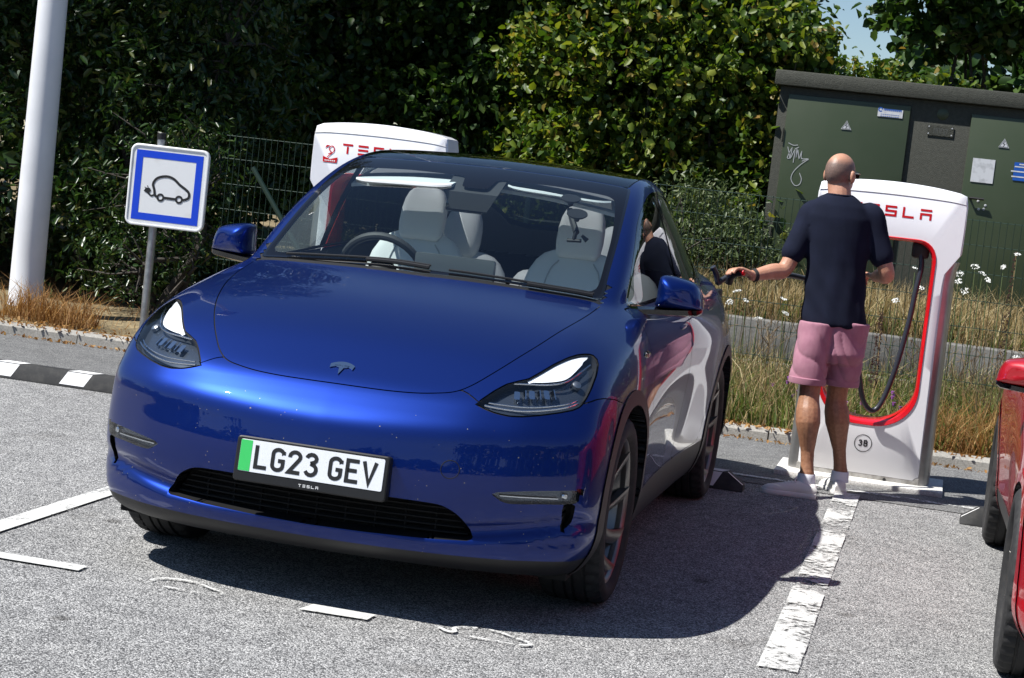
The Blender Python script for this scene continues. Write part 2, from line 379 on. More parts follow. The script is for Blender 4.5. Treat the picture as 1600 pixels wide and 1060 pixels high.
HL=[(.505,.771),(.522,.789),(.55,.817),(.58,.840),(.616,.854),(.646,.864),(.676,.888),(.709,.917),(.743,.940),(.766,.950),(.793,.955),(.812,.952),(.832,.938),(.845,.920),(.853,.890),(.854,.850),(.848,.811),(.838,.790),(.818,.778),(.778,.767),(.723,.755),(.667,.746),(.623,.744),(.575,.750),(.536,.760)]
HLW=[(.648,.861),(.669,.878),(.711,.913),(.745,.936),(.785,.9485),(.803,.948),(.787,.905),(.765,.877),(.718,.865),(.67,.860)]
FOG=[(.612,.484),(.66,.493),(.728,.500),(.81,.506),(.884,.507),(.880,.485),(.873,.461),(.767,.456),(.70,.452),(.659,.453),(.63,.466)]
SLOT=[(.872,.4575),(.870,.42),(.862,.39),(.845,.368),(.822,.357),(.828,.375),(.834,.40),(.838,.4535)]
GRI=crom([(0,.433),(.2,.432),(.404,.428),(.455,.422),(.492,.405),(.520,.382),(.546,.345),(.566,.313)],4)+[(.562,.307),(.43,.303),(.2,.297),(0,.295),(-.3,.295),(-.3,.433)]
DLO=crom([(.50,1.105),(.60,1.175),(.75,1.28),(.95,1.398),(1.15,1.475),(1.4,1.532),(1.7,1.548),(2.0,1.533),(2.3,1.49),(2.6,1.423),(2.85,1.345),(3.0,1.28),(3.04,1.245)],4)+crom([(3.04,1.245),(2.95,1.222),(2.5,1.187),(1.8,1.150),(1.1,1.122),(.6,1.102)],4)[1:]
DOORF=[(.40,1.0895),(.425,1.00),(.455,.85),(.470,.65),(.468,.50),(.455,.392),(.50,.372),(1.50,.372),(1.53,.40),(1.545,.7),(1.55,1.1425),(1.1,1.1195),(.6,1.0995)]
DOORR=[(1.556,1.1428),(1.551,.7),(1.537,.40),(1.56,.372),(2.22,.372),(2.30,.40),(2.36,.52),(2.41,.66),(2.50,.80),(2.60,.92),(2.66,1.05),(2.66,1.196),(2.5,1.1845),(1.8,1.1475)]
YR=2.89
def arch_d(V,r):
    def one(y0):
        dz=np.maximum(V[:,2]-.356,0); return np.hypot(V[:,1]-y0,dz)-r
    d=np.minimum(one(0),one(YR)); return np.where(V[:,0]>.60,d,1.0)
XY=lambda V:V[:,:2]
XZ=lambda V:V[:,[0,2]]
YZ=lambda V:V[:,1:]
M_=lambda V,d,m: np.where(m,d,1.0)
f_hood=lambda V:M_(V,poly_sd(XY(V),HOOD),(V[:,2]>.70)&(V[:,1]<.6))
f_ws=lambda V:M_(V,poly_sd(XY(V),WS),V[:,2]>1.02)
f_wsi=lambda V:M_(V,poly_sd(XY(V),WSI),V[:,2]>1.02)
f_roof=lambda V:M_(V,poly_sd(XY(V),ROOF),V[:,2]>1.2)
f_hatch=lambda V:M_(V,poly_sd(XY(V),HATCH),V[:,2]>1.0)
f_hl=lambda V:M_(V,poly_sd(XZ(V),HL),V[:,1]<-.12)
f_hlw=lambda V:M_(V,poly_sd(XZ(V),crom(HLW,4,True)),V[:,1]<-.12)
f_fog=lambda V:M_(V,poly_sd(XZ(V),crom(FOG,4,True)),V[:,1]<-.4)
f_slot=lambda V:M_(V,poly_sd(XZ(V),crom(SLOT,4,True)),V[:,1]<-.4)
f_gri=lambda V:M_(V,poly_sd(XZ(V),GRI),V[:,1]<-.5)
f_dlo=lambda V:M_(V,poly_sd(YZ(V),DLO),V[:,0]>.3)
f_df=lambda V:M_(V,poly_sd(YZ(V),DOORF),V[:,0]>.6)
f_dr=lambda V:M_(V,poly_sd(YZ(V),DOORR),V[:,0]>.6)
f_low=lambda V:V[:,2]-np.where(V[:,1]<-.40,.252,np.where(V[:,1]>3.3,.40,.365))
f_seam1=lambda V:np.where((V[:,0]>.80)&(V[:,1]<-.12),V[:,2]-np.interp(V[:,1],[-.52,-.46,-.415,-.31,-.20,-.14],[.800,.815,.8175,.807,.786,.77]),1.0)
f_seam2=lambda V:np.where((V[:,1]<-.5)&(V[:,2]>.70)&(V[:,0]>.42)&(V[:,0]<.54),V[:,2]-np.interp(V[:,0],[.448,.475,.512],[.806,.797,.778]),1.0)
G=.0022
CUTS=[(f_hood,(-G,G)),(f_ws,(0,-.012)),(f_wsi,(0,)),(f_roof,(-G,G)),(f_hatch,(0,)),(f_hl,(-.0025,.0025)),(f_hlw,(0,)),(f_fog,(0,)),(f_slot,(0,)),(f_gri,(0,)),(f_dlo,(0,.016)),(f_df,(-G,G)),(f_dr,(-G,G)),
 (lambda V:arch_d(V,.405),(0,)),(lambda V:arch_d(V,.462),(0,)),(f_low,(0,)),(f_seam1,(-G*.8,G*.8)),(f_seam2,(-G*.8,G*.8))]
V_,Q_=body_grid()
for f,isos in CUTS:
    for iso in isos: V_,Q_=cut(V_,Q_,lambda P,f=f,iso=iso:f(P)-iso)
for _ in range(2):
    g_=np.stack([(F_body(V_+d)-F_body(V_-d))/2e-3 for d in np.eye(3)*1e-3],1)
    keep0=V_[:,0]==0; V_=V_-g_*(F_body(V_)/(g_*g_).sum(1))[:,None]; V_[keep0,0]=0
N_=F_grad(V_); N_[V_[:,0]==0,0]=0
C_=np.array([V_[list(q)].mean(0) for q in Q_]); NF=F_grad(C_)
def ev(f): return f(C_)
lab=np.full(len(Q_),'side',dtype='U12')
x,y,z=C_[:,0],C_[:,1],C_[:,2]
zl=np.interp(x,[.448,.475,.512,.85,.90,.95],[.806,.797,.778,.812,.817,.80]); zl=np.where(x>.84,np.interp(y,[-.52,-.46,-.415,-.31,-.20],[.800,.815,.8175,.807,.786]),zl)
lab[(y<.45)&(z<1.12)]='fender'
lab[(y<-.17)&((z<zl)|(x<.45))]='bumper'
lab[(y>3.25)&(z<1.14)]='rear'
lab[(y>.24)&(y<.45)&(z>1.0)&(x<.72)&(ev(f_hood)>0)&(ev(f_ws)>0)]='cowl'
lab[(z>1.0)&(y>.2)&(lab=='side')]='frame'
h=ev(f_hood); lab[h<-G]='hood'; lab[np.abs(h)<G]='seam'
w=ev(f_ws); lab[w<-.012]='ws'; lab[(w<-.012)&(ev(f_wsi)>0)]='wsfrit'; lab[(w<0)&(w>-.012)]='wsedge'
r_=ev(f_roof); lab[r_<-G]='roof'; lab[np.abs(r_)<G]='seam'
lab[ev(f_hatch)<0]='hatch'
d=ev(f_dlo); lab[(d>0)&(d<.016)]='trim'
lab[d<0]='wmid'; lab[(d<0)&(y<1.49)]='wfront'; lab[(d<0)&(y>1.60)&(y<2.50)]='wrear'; lab[(d<0)&(y>2.54)]='wquart'
for f,n in ((f_df,'doorf'),(f_dr,'doorr')):
    d=ev(f); mk=ev(f_dlo)>.016; lab[(d<-G)&mk]=n; lab[(np.abs(d)<G)&mk]='seam'
lab[(np.abs(ev(f_seam1))<G*.8)&(ev(f_hl)>0)]='seam'; lab[(np.abs(ev(f_seam2))<G*.8)&(h>0)&(ev(f_hl)>0)&(x>.44)&(x<.53)]='seam'
lab[f_low(C_)<0]='valance'
hl=ev(f_hl); lab[hl<-.0025]='lens'; lab[np.abs(hl)<.0025]='seam'; lab[(ev(f_hlw)<0)&(hl<-.0025)]='lensw'
lab[ev(f_fog)<0]='fog'; lab[ev(f_slot)<0]='slot'; lab[ev(f_gri)<0]='grille'
a=arch_d(C_,.462); lab[(a<0)&(y<1.4)]='cladf'; lab[(a<0)&(y>1.4)]='cladr'; a=arch_d(C_,.405); lab[(a<0)&(y<1.4)]='holef'; lab[(a<0)&(y>1.4)]='holer'
def piece(labels,off=0.0,sign=1,both=False,shift=None):
    """vertices, faces, normals of all faces with these labels; sign -1 mirrors to the other side"""
    sel=[q for q,l in zip(Q_,lab) if l in labels]; ids=sorted({i for q in sel for i in q}); mp={i:k for k,i in enumerate(ids)}
    V=V_[ids]+N_[ids]*off; N=N_[ids].copy()
    if shift is not None: V=V+np.array(shift)
    Fc=[tuple(mp[i] for i in q) for q in sel]
    mir=np.array([-1,1,1])
    if both:
        c={k for k in range(len(ids)) if V_[ids[k],0]==0}; mm={}; V2=[];N2=[]
        for k in range(len(ids)):
            if k in c: mm[k]=k
            else: mm[k]=len(ids)+len(V2); V2.append(V[k]*mir); N2.append(N[k]*mir)
        F2=[tuple(mm[i] for i in q)[::-1] for q in Fc]
        if V2: V=np.r_[V,np.array(V2)]; N=np.r_[N,np.array(N2)]
        return V,Fc+F2,N
    if sign<0: return V*mir,[q[::-1] for q in Fc],N*mir
    return V,Fc,N
def rim_walls(labels,fn,sign=1,both=False):
    """walls from the border of a region to fn(points): the sides of a recess"""
    sel=[q for q,l in zip(Q_,lab) if l in labels]; cnt={}
    for q in sel:
        for i,j in zip(q,q[1:]+q[:1]): cnt[(min(i,j),max(i,j))]=cnt.get((min(i,j),max(i,j)),0)+1
    E=[e for e,c in cnt.items() if c==1 and not (V_[e[0],0]==0 and V_[e[1],0]==0)]
    ids=sorted({i for e in E for i in e}); mp={i:k for k,i in enumerate(ids)}; n=len(ids); A=V_[ids]; B=fn(A,N_[ids]); V=np.r_[A,B]; Fc=[(mp[i],mp[j],n+mp[j],n+mp[i]) for i,j in E]
    if both: m=len(V); V=np.r_[V,V*np.array([-1,1,1])]; Fc=Fc+[tuple(i+m for i in q) for q in Fc]
    elif sign<0: V=V*np.array([-1,1,1])
    return V,Fc
car=tag(empty('car'),'glossy dark blue electric hatchback with white seats, number plate LG23 GEV, plugged in','car')
def panel(name,labels,m,parent=None,**k):
    V,Fc,N=piece(labels,**k); return obj(name,V,Fc,MT[m],parent or car,True,N)
bumper=panel('front_bumper',('bumper',),'blue',both=True)
hood=panel('hood',('hood',),'blue',both=True)
panel('seam',('seam',),'seam',both=True,off=-.004)
V,Fc,N=piece(('bumper','hood','fender','side','rear','doorf','doorr','seam','valance'),off=-.02,both=True); obj('light_block_shell',V,Fc,MT['seam'],car,True,N)  # opaque shell added under the panels to stop light leaking through the seams
panel('rear_body',('rear',),'blue',both=True)
panel('lower_valance',('valance',),'blackpl',both=True)
panel('cowl',('cowl',),'blackpl',both=True,off=-.004)
roof=panel('roof_glass',('roof',),'roofglass',both=True)
panel('rear_window',('hatch',),'tint',both=True)
ws=panel('windscreen',('ws',),'glass',both=True)
V,Fc,N=piece(('wsedge',),both=True); obj('screen_edge',V,Fc,MT['gloss'],ws,True,N)
V,Fc,N=piece(('wsfrit',),both=True); obj('screen_border',V,Fc,MT['frit'],ws,True,N)
doors={}
for s in (1,-1):
    panel('fender',('fender',),'blue',sign=s); panel('side_frame',('side','frame'),'blue',sign=s)
    for q in ('cladf','cladr'): panel('arch_cladding',(q,),'cladding',sign=s,off=.005)
    fd=panel('front_door',('doorf',),'blue',sign=s); rd=panel('rear_door',('doorr',),'blue',sign=s); doors[s]=(fd,rd)
    panel('window_trim',('trim','wmid'),'gloss',sign=s,off=.001)
    for q in ('wfront','wrear','wquart'): panel('side_window',(q,),'doorglass' if q=='wfront' else 'tint',sign=s,off=-.002)
    for q in 'fr':
        V,Fc=rim_walls(('hole'+q,),lambda A,N:np.c_[np.full(len(A),.52),A[:,1:]],s); obj('arch_liner',V,Fc,MT['blackpl'],car)
    # inner trim seen through the screen
    V,Fc,N=piece(('frame',),off=-.03,sign=s); obj('pillar_trim',V,Fc,MT['grey_cloth'],car,True,N)
    # head lamp
    lens=panel('headlight',('lens','lensw'),'lens',sign=s)
    V,Fc,N=piece(('lens','lensw'),off=-.030,sign=s); obj('lamp_housing',V,Fc,MT['lamp_dark'],lens,True,N)
    V,Fc=rim_walls(('lens','lensw'),lambda A,N:A-N*.030,s); obj('lamp_surround',V,Fc,MT['seam'],lens)
    V,Fc,N=piece(('lensw',),off=-.007,sign=s); obj('daytime_lamp',V,Fc,MT['drl'],lens,True,N)
    def onb(xx,zz,off):
        yy=-.9
        lo,hi=-1.0,.3
        for _ in range(40):
            md=(lo+hi)/2
            if F_body(np.array([[xx,md,zz]]))[0]>0: lo=md
            else: hi=md
        P=np.array([[xx,lo,zz]]); n=F_grad(P)[0]; q=P[0]+n*off; return Vector((q[0]*s,q[1],q[2])),Vector((n[0]*s,n[1],n[2]))
    b=MB()
    q,nn=onb(.808,.868,-.012); Mq=Matrix.Translation(q)@nn.to_track_quat('Z','Y').to_matrix().to_4x4()
    b.lathe([(0,.004),(.010,.003),(.0165,-.001),(.018,-.012)],24,Mq); b.build('projector_lens',MT['silver'],lens)
    for i_,(xx,zz) in enumerate(((.628,.818),(.652,.822),(.676,.824),(.700,.826),(.724,.828),(.746,.830))):
        b=MB(); q,nn=onb(xx,zz,-.020); Mq=Matrix.Translation(q)@nn.to_track_quat('Z','Y').to_matrix().to_4x4()
        if i_%2==0: b.loft([[(px,py,.008) for px,py in rrect(.020,.040,.005,3)],[(px,py,-.004) for px,py in rrect(.012,.028,.004,3)],[(px,py,-.008) for px,py in rrect(.004,.01,.001,3)]],Mq)
        else: b.loft([[(px+.004,py,.010) for px,py in rrect(.004,.044,.001,2)],[(px-.004,py,-.006) for px,py in rrect(.004,.040,.001,2)]],Mq)
        b.build('led_reflector',MT['lamp_mirror'],lens)
    b=MB(); pth=[onb(xx,zz,-.006)[0] for xx,zz in crom([(.60,.848),(.66,.852),(.72,.856),(.768,.868),(.80,.898),(.822,.925)],6)]; b.tube(pth,.0035,6); b.build('trim_strip',MT['lamp_mirror'],lens)
    b=MB(); pth=[onb(xx,zz,-.010)[0] for xx,zz in crom([(.535,.775),(.59,.770),(.66,.768),(.74,.777),(.80,.791),(.832,.805)],6)]; b.tube(pth,.0042,6); b.build('light_guide',MT['lamp_mirror'],lens)
    b=MB(); pth=[onb(xx,zz,-.013)[0] for xx,zz in crom([(.545,.786),(.60,.784),(.67,.783),(.74,.790),(.80,.803),(.828,.816)],6)]; b.tube(pth,.003,6); b.build('light_guide',MT['lamp_mirror'],lens)
    # fog lamp and air slot
    fg=panel('fog_lamp',('fog',),'lens',sign=s)
    V,Fc,N=piece(('fog',),off=-.022,sign=s); obj('fog_housing',V,Fc,MT['lamp_dark'],fg,True,N)
    V,Fc=rim_walls(('fog',),lambda A,N:A-N*.022,s); obj('fog_surround',V,Fc,MT['blackpl'],fg)
    q,nn=onb(.845,.484,-.010); b=MB(); b.lathe([(0,.003),(.008,.002),(.012,-.002),(.012,-.012)],16,Matrix.Translation(q)@nn.to_track_quat('Z','Y').to_matrix().to_4x4()); b.build('fog_bulb',MT['lamp_mirror'],fg)
    b=MB(); pth=[onb(xx,.474,-.014)[0] for xx in (.64,.70,.76,.80,.825)]; b.tube(pth,.004,6); b.build('fog_reflector',MT['lamp_mirror'],fg)
    V,Fc=rim_walls(('slot',),lambda A,N:A+np.array([0,.10,0]),s); obj('air_slot',V,Fc,MT['seam'],car)
    V,Fc,N=piece(('slot',),shift=(0,.07,0),sign=s); obj('slot_back',V,Fc,MT['seam'],car,True,N)
# lower grille: recess, back plate, slats and posts
gr=empty('lower_grille'); gr.parent=car
V,Fc=rim_walls(('grille',),lambda A,N:np.c_[A[:,0]*.97,A[:,1]+.075,A[:,2]+.008],both=True); obj('grille_recess',V,Fc,MT['blackpl'],gr)
V,Fc,N=piece(('grille',),shift=(0,.09,.006),both=True); obj('grille_back',V,Fc,MT['seam'],gr,True,N)
for k in range(5):
    zz=.322+.021*k; w_=np.interp(zz,[.313,.345,.383,.405,.43],[.54,.52,.49,.46,.38])
    pth=[(xx,float(c_prof(np.array([zz]))[0]+c_sweep(np.array([abs(xx)]))[0])+.062,zz) for xx in np.linspace(-w_,w_,17)]
    b=MB(); b.loft([[(p[0],p[1]+a_,p[2]+c_) for a_,c_ in ((-.008,-.0025),(-.008,.0025),(.012,.0025),(.012,-.0025))] for p in pth]); b.build('slat',MT['seam'],gr)  # slats coloured near black to stand for the shade inside the recess
for xx in np.linspace(-.42,.42,9):
    yy=float(c_prof(np.array([.36]))[0]+c_sweep(np.array([abs(xx)]))[0])+.074; b=MB(); b.box((xx,yy,.363),(.006,.014,.115)); b.build('grille_post',MT['seam'],gr,False)
# number plate on its black holder, T badge
def on_front(xx,zz):
    lo,hi=-1.0,.3
    for _ in range(40):
        md=(lo+hi)/2
        if F_body(np.array([[xx,md,zz]]))[0]>0: lo=md
        else: hi=md
    return lo
def strokes(ch):
    """glyphs in a unit box of width .62 and height 1, as stroke paths"""
    A=arc
    g={'L':[[(.06,1),(.06,.06),(.6,.06)]],
    'G':[[(.56,.74),(.56,.80)]+A(.31,.75,.25,.19,15,180,8)+A(.31,.25,.25,.19,180,360,8)+[(.56,.46),(.32,.46)]],
    '2':[[(.06,.70)]+A(.31,.74,.25,.20,180,-35,9)+[(.07,.06),(.6,.06)]],
    '3':[[(.07,.78)]+A(.30,.76,.23,.18,160,-80,8)+[(.26,.55)],[(.26,.55)]+A(.30,.29,.26,.235,80,-160,9)],
    'E':[[(.6,.94),(.06,.94),(.06,.06),(.6,.06)],[(.06,.52),(.52,.52)]],
    'V':[[(.02,1),(.31,.06),(.60,1)]],
    'B':[[(.06,.06),(.06,.94),(.36,.94)]+A(.36,.73,.2,.21,90,-90,7)+[(.06,.52)],[(.36,.52)]+A(.38,.29,.22,.23,90,-90,7)+[(.06,.06)]],
    }
    return g[ch]
pl=empty('number_plate',(0,0,0)); pl.parent=car
py0=min(on_front(.26,.50),on_front(0,.50))-.012
tl=math.radians(6); ca,sa=math.cos(tl),math.sin(tl)
MP=ME((0,py0-.006,.507),(1,0,0),(0,sa,ca),(0,-ca,sa))
b=MB(); b.loft([[(px,py,-.035) for px,py in rrect(.55,.155,.012,4,0,-.012)],[(px,py,.002) for px,py in rrect(.55,.155,.012,4,0,-.012)],[(px,py,.006) for px,py in rrect(.542,.147,.010,4,0,-.012)]],MP); b.build('plate_holder',MT['blackpl'],pl)
b=MB(); b.loft([[(px,py,.004) for px,py in rrect(.520,.111,.006,3)],[(px,py,.0078) for px,py in rrect(.518,.109,.006,3)]],MP); b.build('plate',MT['platewhite'],pl)
b=MB(); b.prism([(-.2585,-.053),(-.217,-.053),(-.217,.053),(-.2585,.053)],.0079,.0085,MP); b.build('green_band',MT['plategreen'],pl,False)
px=-.203
for ch in 'LG23 GEV':
    if ch==' ': px+=.026; continue
    b=MB()
    for st in strokes(ch): b.ribbon([(px+u*.075,-.0395+v*.079) for u,v in st],.0135,MP,z=.0088)
    b.build('letter',MT['ink'],pl,False); px+=.0605
def tesla_word(mbuild,x0,z0,h,M,zoff,sp=1.62):
    """stylised wordmark: T E S L A from bars"""
    wd=h*1.05; t=h*.2
    for i,ch in enumerate('TESLA'):
        X=x0+i*h*sp; P=lambda pts:[(X+u*wd,z0+v*h) for u,v in pts]
        g={'T':[[(0,.9),(1,.9)],[(.5,.72),(.5,0)]],'E':[[(0,.9),(1,.9)],[(0,.5),(1,.5)],[(0,.1),(1,.1)]],'S':[[(1,.9),(.08,.9),(.08,.5),(.92,.5),(.92,.1),(0,.1)]],'L':[[(.08,1),(.08,.1),(1,.1)]],'A':[[(0,.9),(1,.9)],[(.08,0),(.08,.52),(.92,.52),(.92,0)]]}[ch]
        b=MB()
        for s_ in g: b.ribbon(P(s_),t,M,z=zoff)
        mbuild(b)
tesla_word(lambda b:b.build('holder_letter',MT['whiteprint'],pl,False),-.035,-.080,.0095,MP,.0068)
lg=Vector((-.006,0,.822)); 
def hood_pt(xx,yy):
    lo,hi=.5,1.4
    for _ in range(40):
        md=(lo+hi)/2
        if F_body(np.array([[xx,yy,md]]))[0]>0: hi=md
        else: lo=md
    return np.array([xx,yy,hi])
hp=hood_pt(0,-.668); hn=Vector(F_grad(hp[None])[0]); hx=Vector((1,0,0)); hy=hn.cross(hx).normalized()
MBG=ME(Vector(hp)+hn*.002,hx,hy,hn)
b=MB()
top=arc(0,-.10,.135,.135,122,58,10); bot=arc(0,-.128,.135,.135,60,120,10)
b.prism([(u*.62,v*.9) for u,v in top+bot],0,.003,MBG)
b.prism([(-.030,.008),(-.010,.012),(0,.004),(.010,.012),(.030,.008),(.018,-.002),(.009,-.004),(0,-.045),(-.009,-.004),(-.018,-.002)],0,.003,MBG)
b.build('badge',MT['chrome'],hood,True)
# ---------------------------------------------------------------- the rest of the car
b=MB(); ring=[]
for k in range(25):
    t=2*math.pi*k/24; xx,zz=.468+.031*math.cos(t),.55+.031*math.sin(t); ring.append((xx,on_front(xx,zz)+.0005,zz))
b.tube(ring[:-1],.0016,5,closed=True); b.build('tow_cover_edge',MT['seam'],bumper)
b=MB(); b.box((0,1.45,.19),(1.70,3.9,.05)); b.build('underbody',MT['seam'],car,False)
# wheels -----------------------------------------------------------
def make_wheel(side,y0,steer=0):
    R=.356
    w=empty('wheel',(side*.818,y0,.356)); w.parent=car
    w.rotation_euler=(0,math.radians(90 if side>0 else -90),0)       # local Z points outward
    if steer: w.rotation_euler=(Matrix.Rotation(steer,3,'Z')@w.rotation_euler.to_matrix()).to_euler()
    prof=[(.272,.100),(.285,.118),(.305,.1265),(.325,.1235),(.341,.114),(.350,.104)]
    tread=[]
    for c in (.098,.062,.058,.022,.018,-.018,-.022,-.058,-.062,-.098):
        tread.append(c)
    seg=120; V=[];Fc=[]
    full=[(r,h,1 if r>.345 else 0) for r,h in prof]+[(.3535,.096,1),(.3555,.066,1),(.348,.064,0),(.348,.056,0),(.356,.054,0),(.356,.022,0),(.348,.020,0),(.348,.012,0),(.356,.010,0),(.356,-.010,0),(.348,-.012,0),(.348,-.020,0),(.356,-.022,0),(.356,-.054,0),(.348,-.056,0),(.348,-.064,0),(.3555,-.066,1),(.3535,-.096,1)]+[(r,-h,1 if r>.345 else 0) for r,h in prof[::-1]]
    m=len(full)
    for k in range(seg):
        t=2*math.pi*k/seg
        for r,h,sh in full:
            rr=r-(.011 if (sh and k%3==0) else 0); V.append((rr*math.cos(t),rr*math.sin(t),h))
    for k in range(seg):
        j=(k+1)%seg
        for i in range(m-1): Fc.append((k*m+i,j*m+i,j*m+i+1,k*m+i+1))
    ty=obj('tyre',V,Fc,MT['rubber'],w); auto(ty,40)
    b=MB(); b.lathe([(.264,.070),(.262,.090),(.268,.100),(.275,.104),(.279,.102),(.280,.092),(.268,.080),(.250,.02),(.248,-.09),(.272,-.104),(.280,-.10)],72); b.build('rim',MT['rim'],w)
    b=MB(); b.lathe([(.0,.000),(.25,.000),(.25,-.004),(0,-.004)],48,Matrix.Translation((0,0,-.085))); b.build('wheel_back',MT['seam'],w)
    b=MB(); b.lathe([(.06,.006),(.178,.006),(.178,-.02),(.06,-.02)],56,Matrix.Translation((0,0,.012))); b.build('brake_disc',MT['steel'],w)
    b=MB(); b.prism(arc(0,0,.205,.205,-28,28,10)+arc(0,0,.125,.125,28,-28,10),-.005,.058,Matrix.Rotation(math.radians(160 if side>0 else 20),4,'Z')); b.build('brake_caliper',MT['caliper'],w)
    b=MB(); b.lathe([(.0,.074),(.026,.073),(.030,.066),(.060,.060),(.068,.045),(.070,.0)],36); b.build('hub_cap',MT['rim'],w)
    nb=10
    for k in range(nb):
        th0=2*math.pi*k/nb; secs=[]
        for i in range(9):
            u=i/8; r=.055+.213*u; th=th0+(.42*u**1.3)*side
            hw=(.0165+.020*u**1.4)*(1 if k%2 else .8); zc=.058-.016*math.sin(math.pi*u)+.036*u**2
            c,s_=math.cos(th),math.sin(th); tx,tyy=-s_,c
            def P(o,zz): return (r*c+tx*o,r*s_+tyy*o,zz)
            e=side*.010*(.3+u)
            secs.append([P(-hw,zc-e),P(-hw*.5,zc+.006-e*.4),P(hw*.5,zc+.006+e*.4),P(hw,zc+e),P(hw*.8,zc-.022),P(-hw*.8,zc-.026)])
        b=MB(); b.loft(secs); b.build('spoke',MT['rim'] if k%2 else MT['rim'],w,deg=50)
    return w
for s in (1,-1):
    make_wheel(s,0); make_wheel(s,YR)
# door mirrors -----------------------------------------------------
MIR=[(.884,1.098),(.882,1.141),(.884,1.204),(.893,1.226),(.920,1.231),(.980,1.222),(1.030,1.207),(1.048,1.186),(1.061,1.152),(1.066,1.118),(1.066,1.106),(1.03,1.100),(.97,1.098)]
mo=crom(MIR,3,True); mcx,mcz=.975,1.15
for s in (1,-1):
    mr=empty('door_mirror',(0,0,0)); mr.parent=car
    secs=[]
    for (yy,k,dz) in ((.600,.30,.012),(.604,.55,.009),(.618,.80,.005),(.645,.95,.001),(.68,1.0,0),(.735,1.0,0),(.745,.97,0)):
        secs.append([((mcx+(px-mcx)*k)*s,yy+(px-.88)*.22,mcz+dz+(pz-mcz-dz)*k) for px,pz in mo])
    b=MB(); b.loft(secs); b.build('mirror_shell',MT['blue'],mr,deg=60)
    b=MB(); b.add([((mcx+(px-mcx)*.92)*s,.752+(px-.88)*.22,mcz+(pz-mcz)*.92) for px,pz in mo],[tuple(range(len(mo)))]); b.build('mirror_glass',MT['chrome'],mr,False)
    b=MB(); b.loft([[(px*s,yy,pz) for yy,pz in ((y0-.035*k,z0-.013*k),(y0-.038*k,z0+.006*k),(y0,z0+.016*k),(y0+.05*k,z0+.012*k),(y0+.05*k,z0-.012*k),(y0,z0-.02*k))] for px,y0,z0,k in ((.76,.60,1.072,1.3),(.82,.625,1.078,1.05),(.875,.655,1.083,1.0),(.97,.69,1.089,1.05),(1.05,.71,1.097,1.0),(1.068,.715,1.102,.6))]); b.build('mirror_arm',MT['gloss'],mr,deg=50)
# wipers, handles, charge flap, repeaters --------------------------
def deck_z(xx,yy):
    lo,hi=.8,1.8
    for _ in range(30):
        md=(lo+hi)/2
        if F_body(np.array([[abs(xx),yy,md]]))[0]>0: hi=md
        else: lo=md
    return hi
for pts in ([(-.60,.335),(-.40,.318),(-.15,.312),(.02,.30)],[(.10,.287),(.3,.298),(.5,.318),(.68,.350)]):
    w=empty('wiper'); w.parent=car
    P=[(a,c,deck_z(a,c)+.012) for a,c in crom(pts,5)]
    b=MB(); b.tube(P,.005,6); b.build('wiper_blade',MT['blackpl'],w)
    Q=[(a,c-.022,deck_z(a,c-.022)+.016) for a,c in crom(pts,5)][8:]; b=MB(); b.tube(Q,.008,6); b.build('wiper_arm',MT['blackpl'],w)
def side_x(yy,zz):
    lo,hi=.3,1.2
    for _ in range(34):
        md=(lo+hi)/2
        if F_body(np.array([[md,yy,zz]]))[0]>0: hi=md
        else: lo=md
    return hi
for s in (1,-1):
    for di,(ya,yb,za,zb) in enumerate(((1.26,1.47,.985,.992),(2.24,2.45,1.025,1.033))):
        b=MB(); secs=[]
        for k in range(7):
            u=k/6; yy=ya+(yb-ya)*u; zz=za+(zb-za)*u; hh=.011*(.35+.65*math.sin(math.pi*min(1,max(0,u*.9+.05)))**.4)
            secs.append([(s*(side_x(yy,zz+o)+e),yy,zz+o) for o,e in ((-hh,.0005),(-hh*.6,.003),(hh*.6,.003),(hh,.0005))])
        b.loft(secs); b.build('door_handle',MT['chrome'] if False else MT['blue'],doors[s][di])
    b=MB(); secs=[[(s*(side_x(yy,.93+o)+e),yy,.93+o) for o,e in ((-hh,.0005),(-hh*.5,.004),(hh*.5,.004),(hh,.0005))] for yy,hh in ((.27,.003),(.29,.011),(.34,.014),(.385,.010),(.395,.003))]
    b.loft(secs); b.build('side_camera',MT['gloss'],car)
# charge port on the left rear quarter
fx=side_x(3.32,1.03)
b=MB(); b.box((fx-.01,3.31,1.03),(.04,.13,.10),bev=.01); b.build('charge_port',MT['blackpl'],car)
# cabin -------------------------------------------------------------
b=MB(); b.box((0,1.7,.42),(1.55,2.7,.04)); b.build('cabin_floor',MT['dark_int'],car,False)
b=MB(); b.loft([[(px,yy,zz) for px in np.linspace(-.70,.70,9)]+[(px,yy,.55) for px in np.linspace(.70,-.70,9)] for yy,zz in ((.36,1.055),(.55,1.065),(.72,1.07),(.86,1.05),(.90,.98),(.88,.80))]); b.build('dashboard',MT['dark_int'],car)
b=MB(); b.box((0,.905,.985),(1.36,.03,.05),bev=.01); b.build('dash_strip',MT['white_leather'],car)
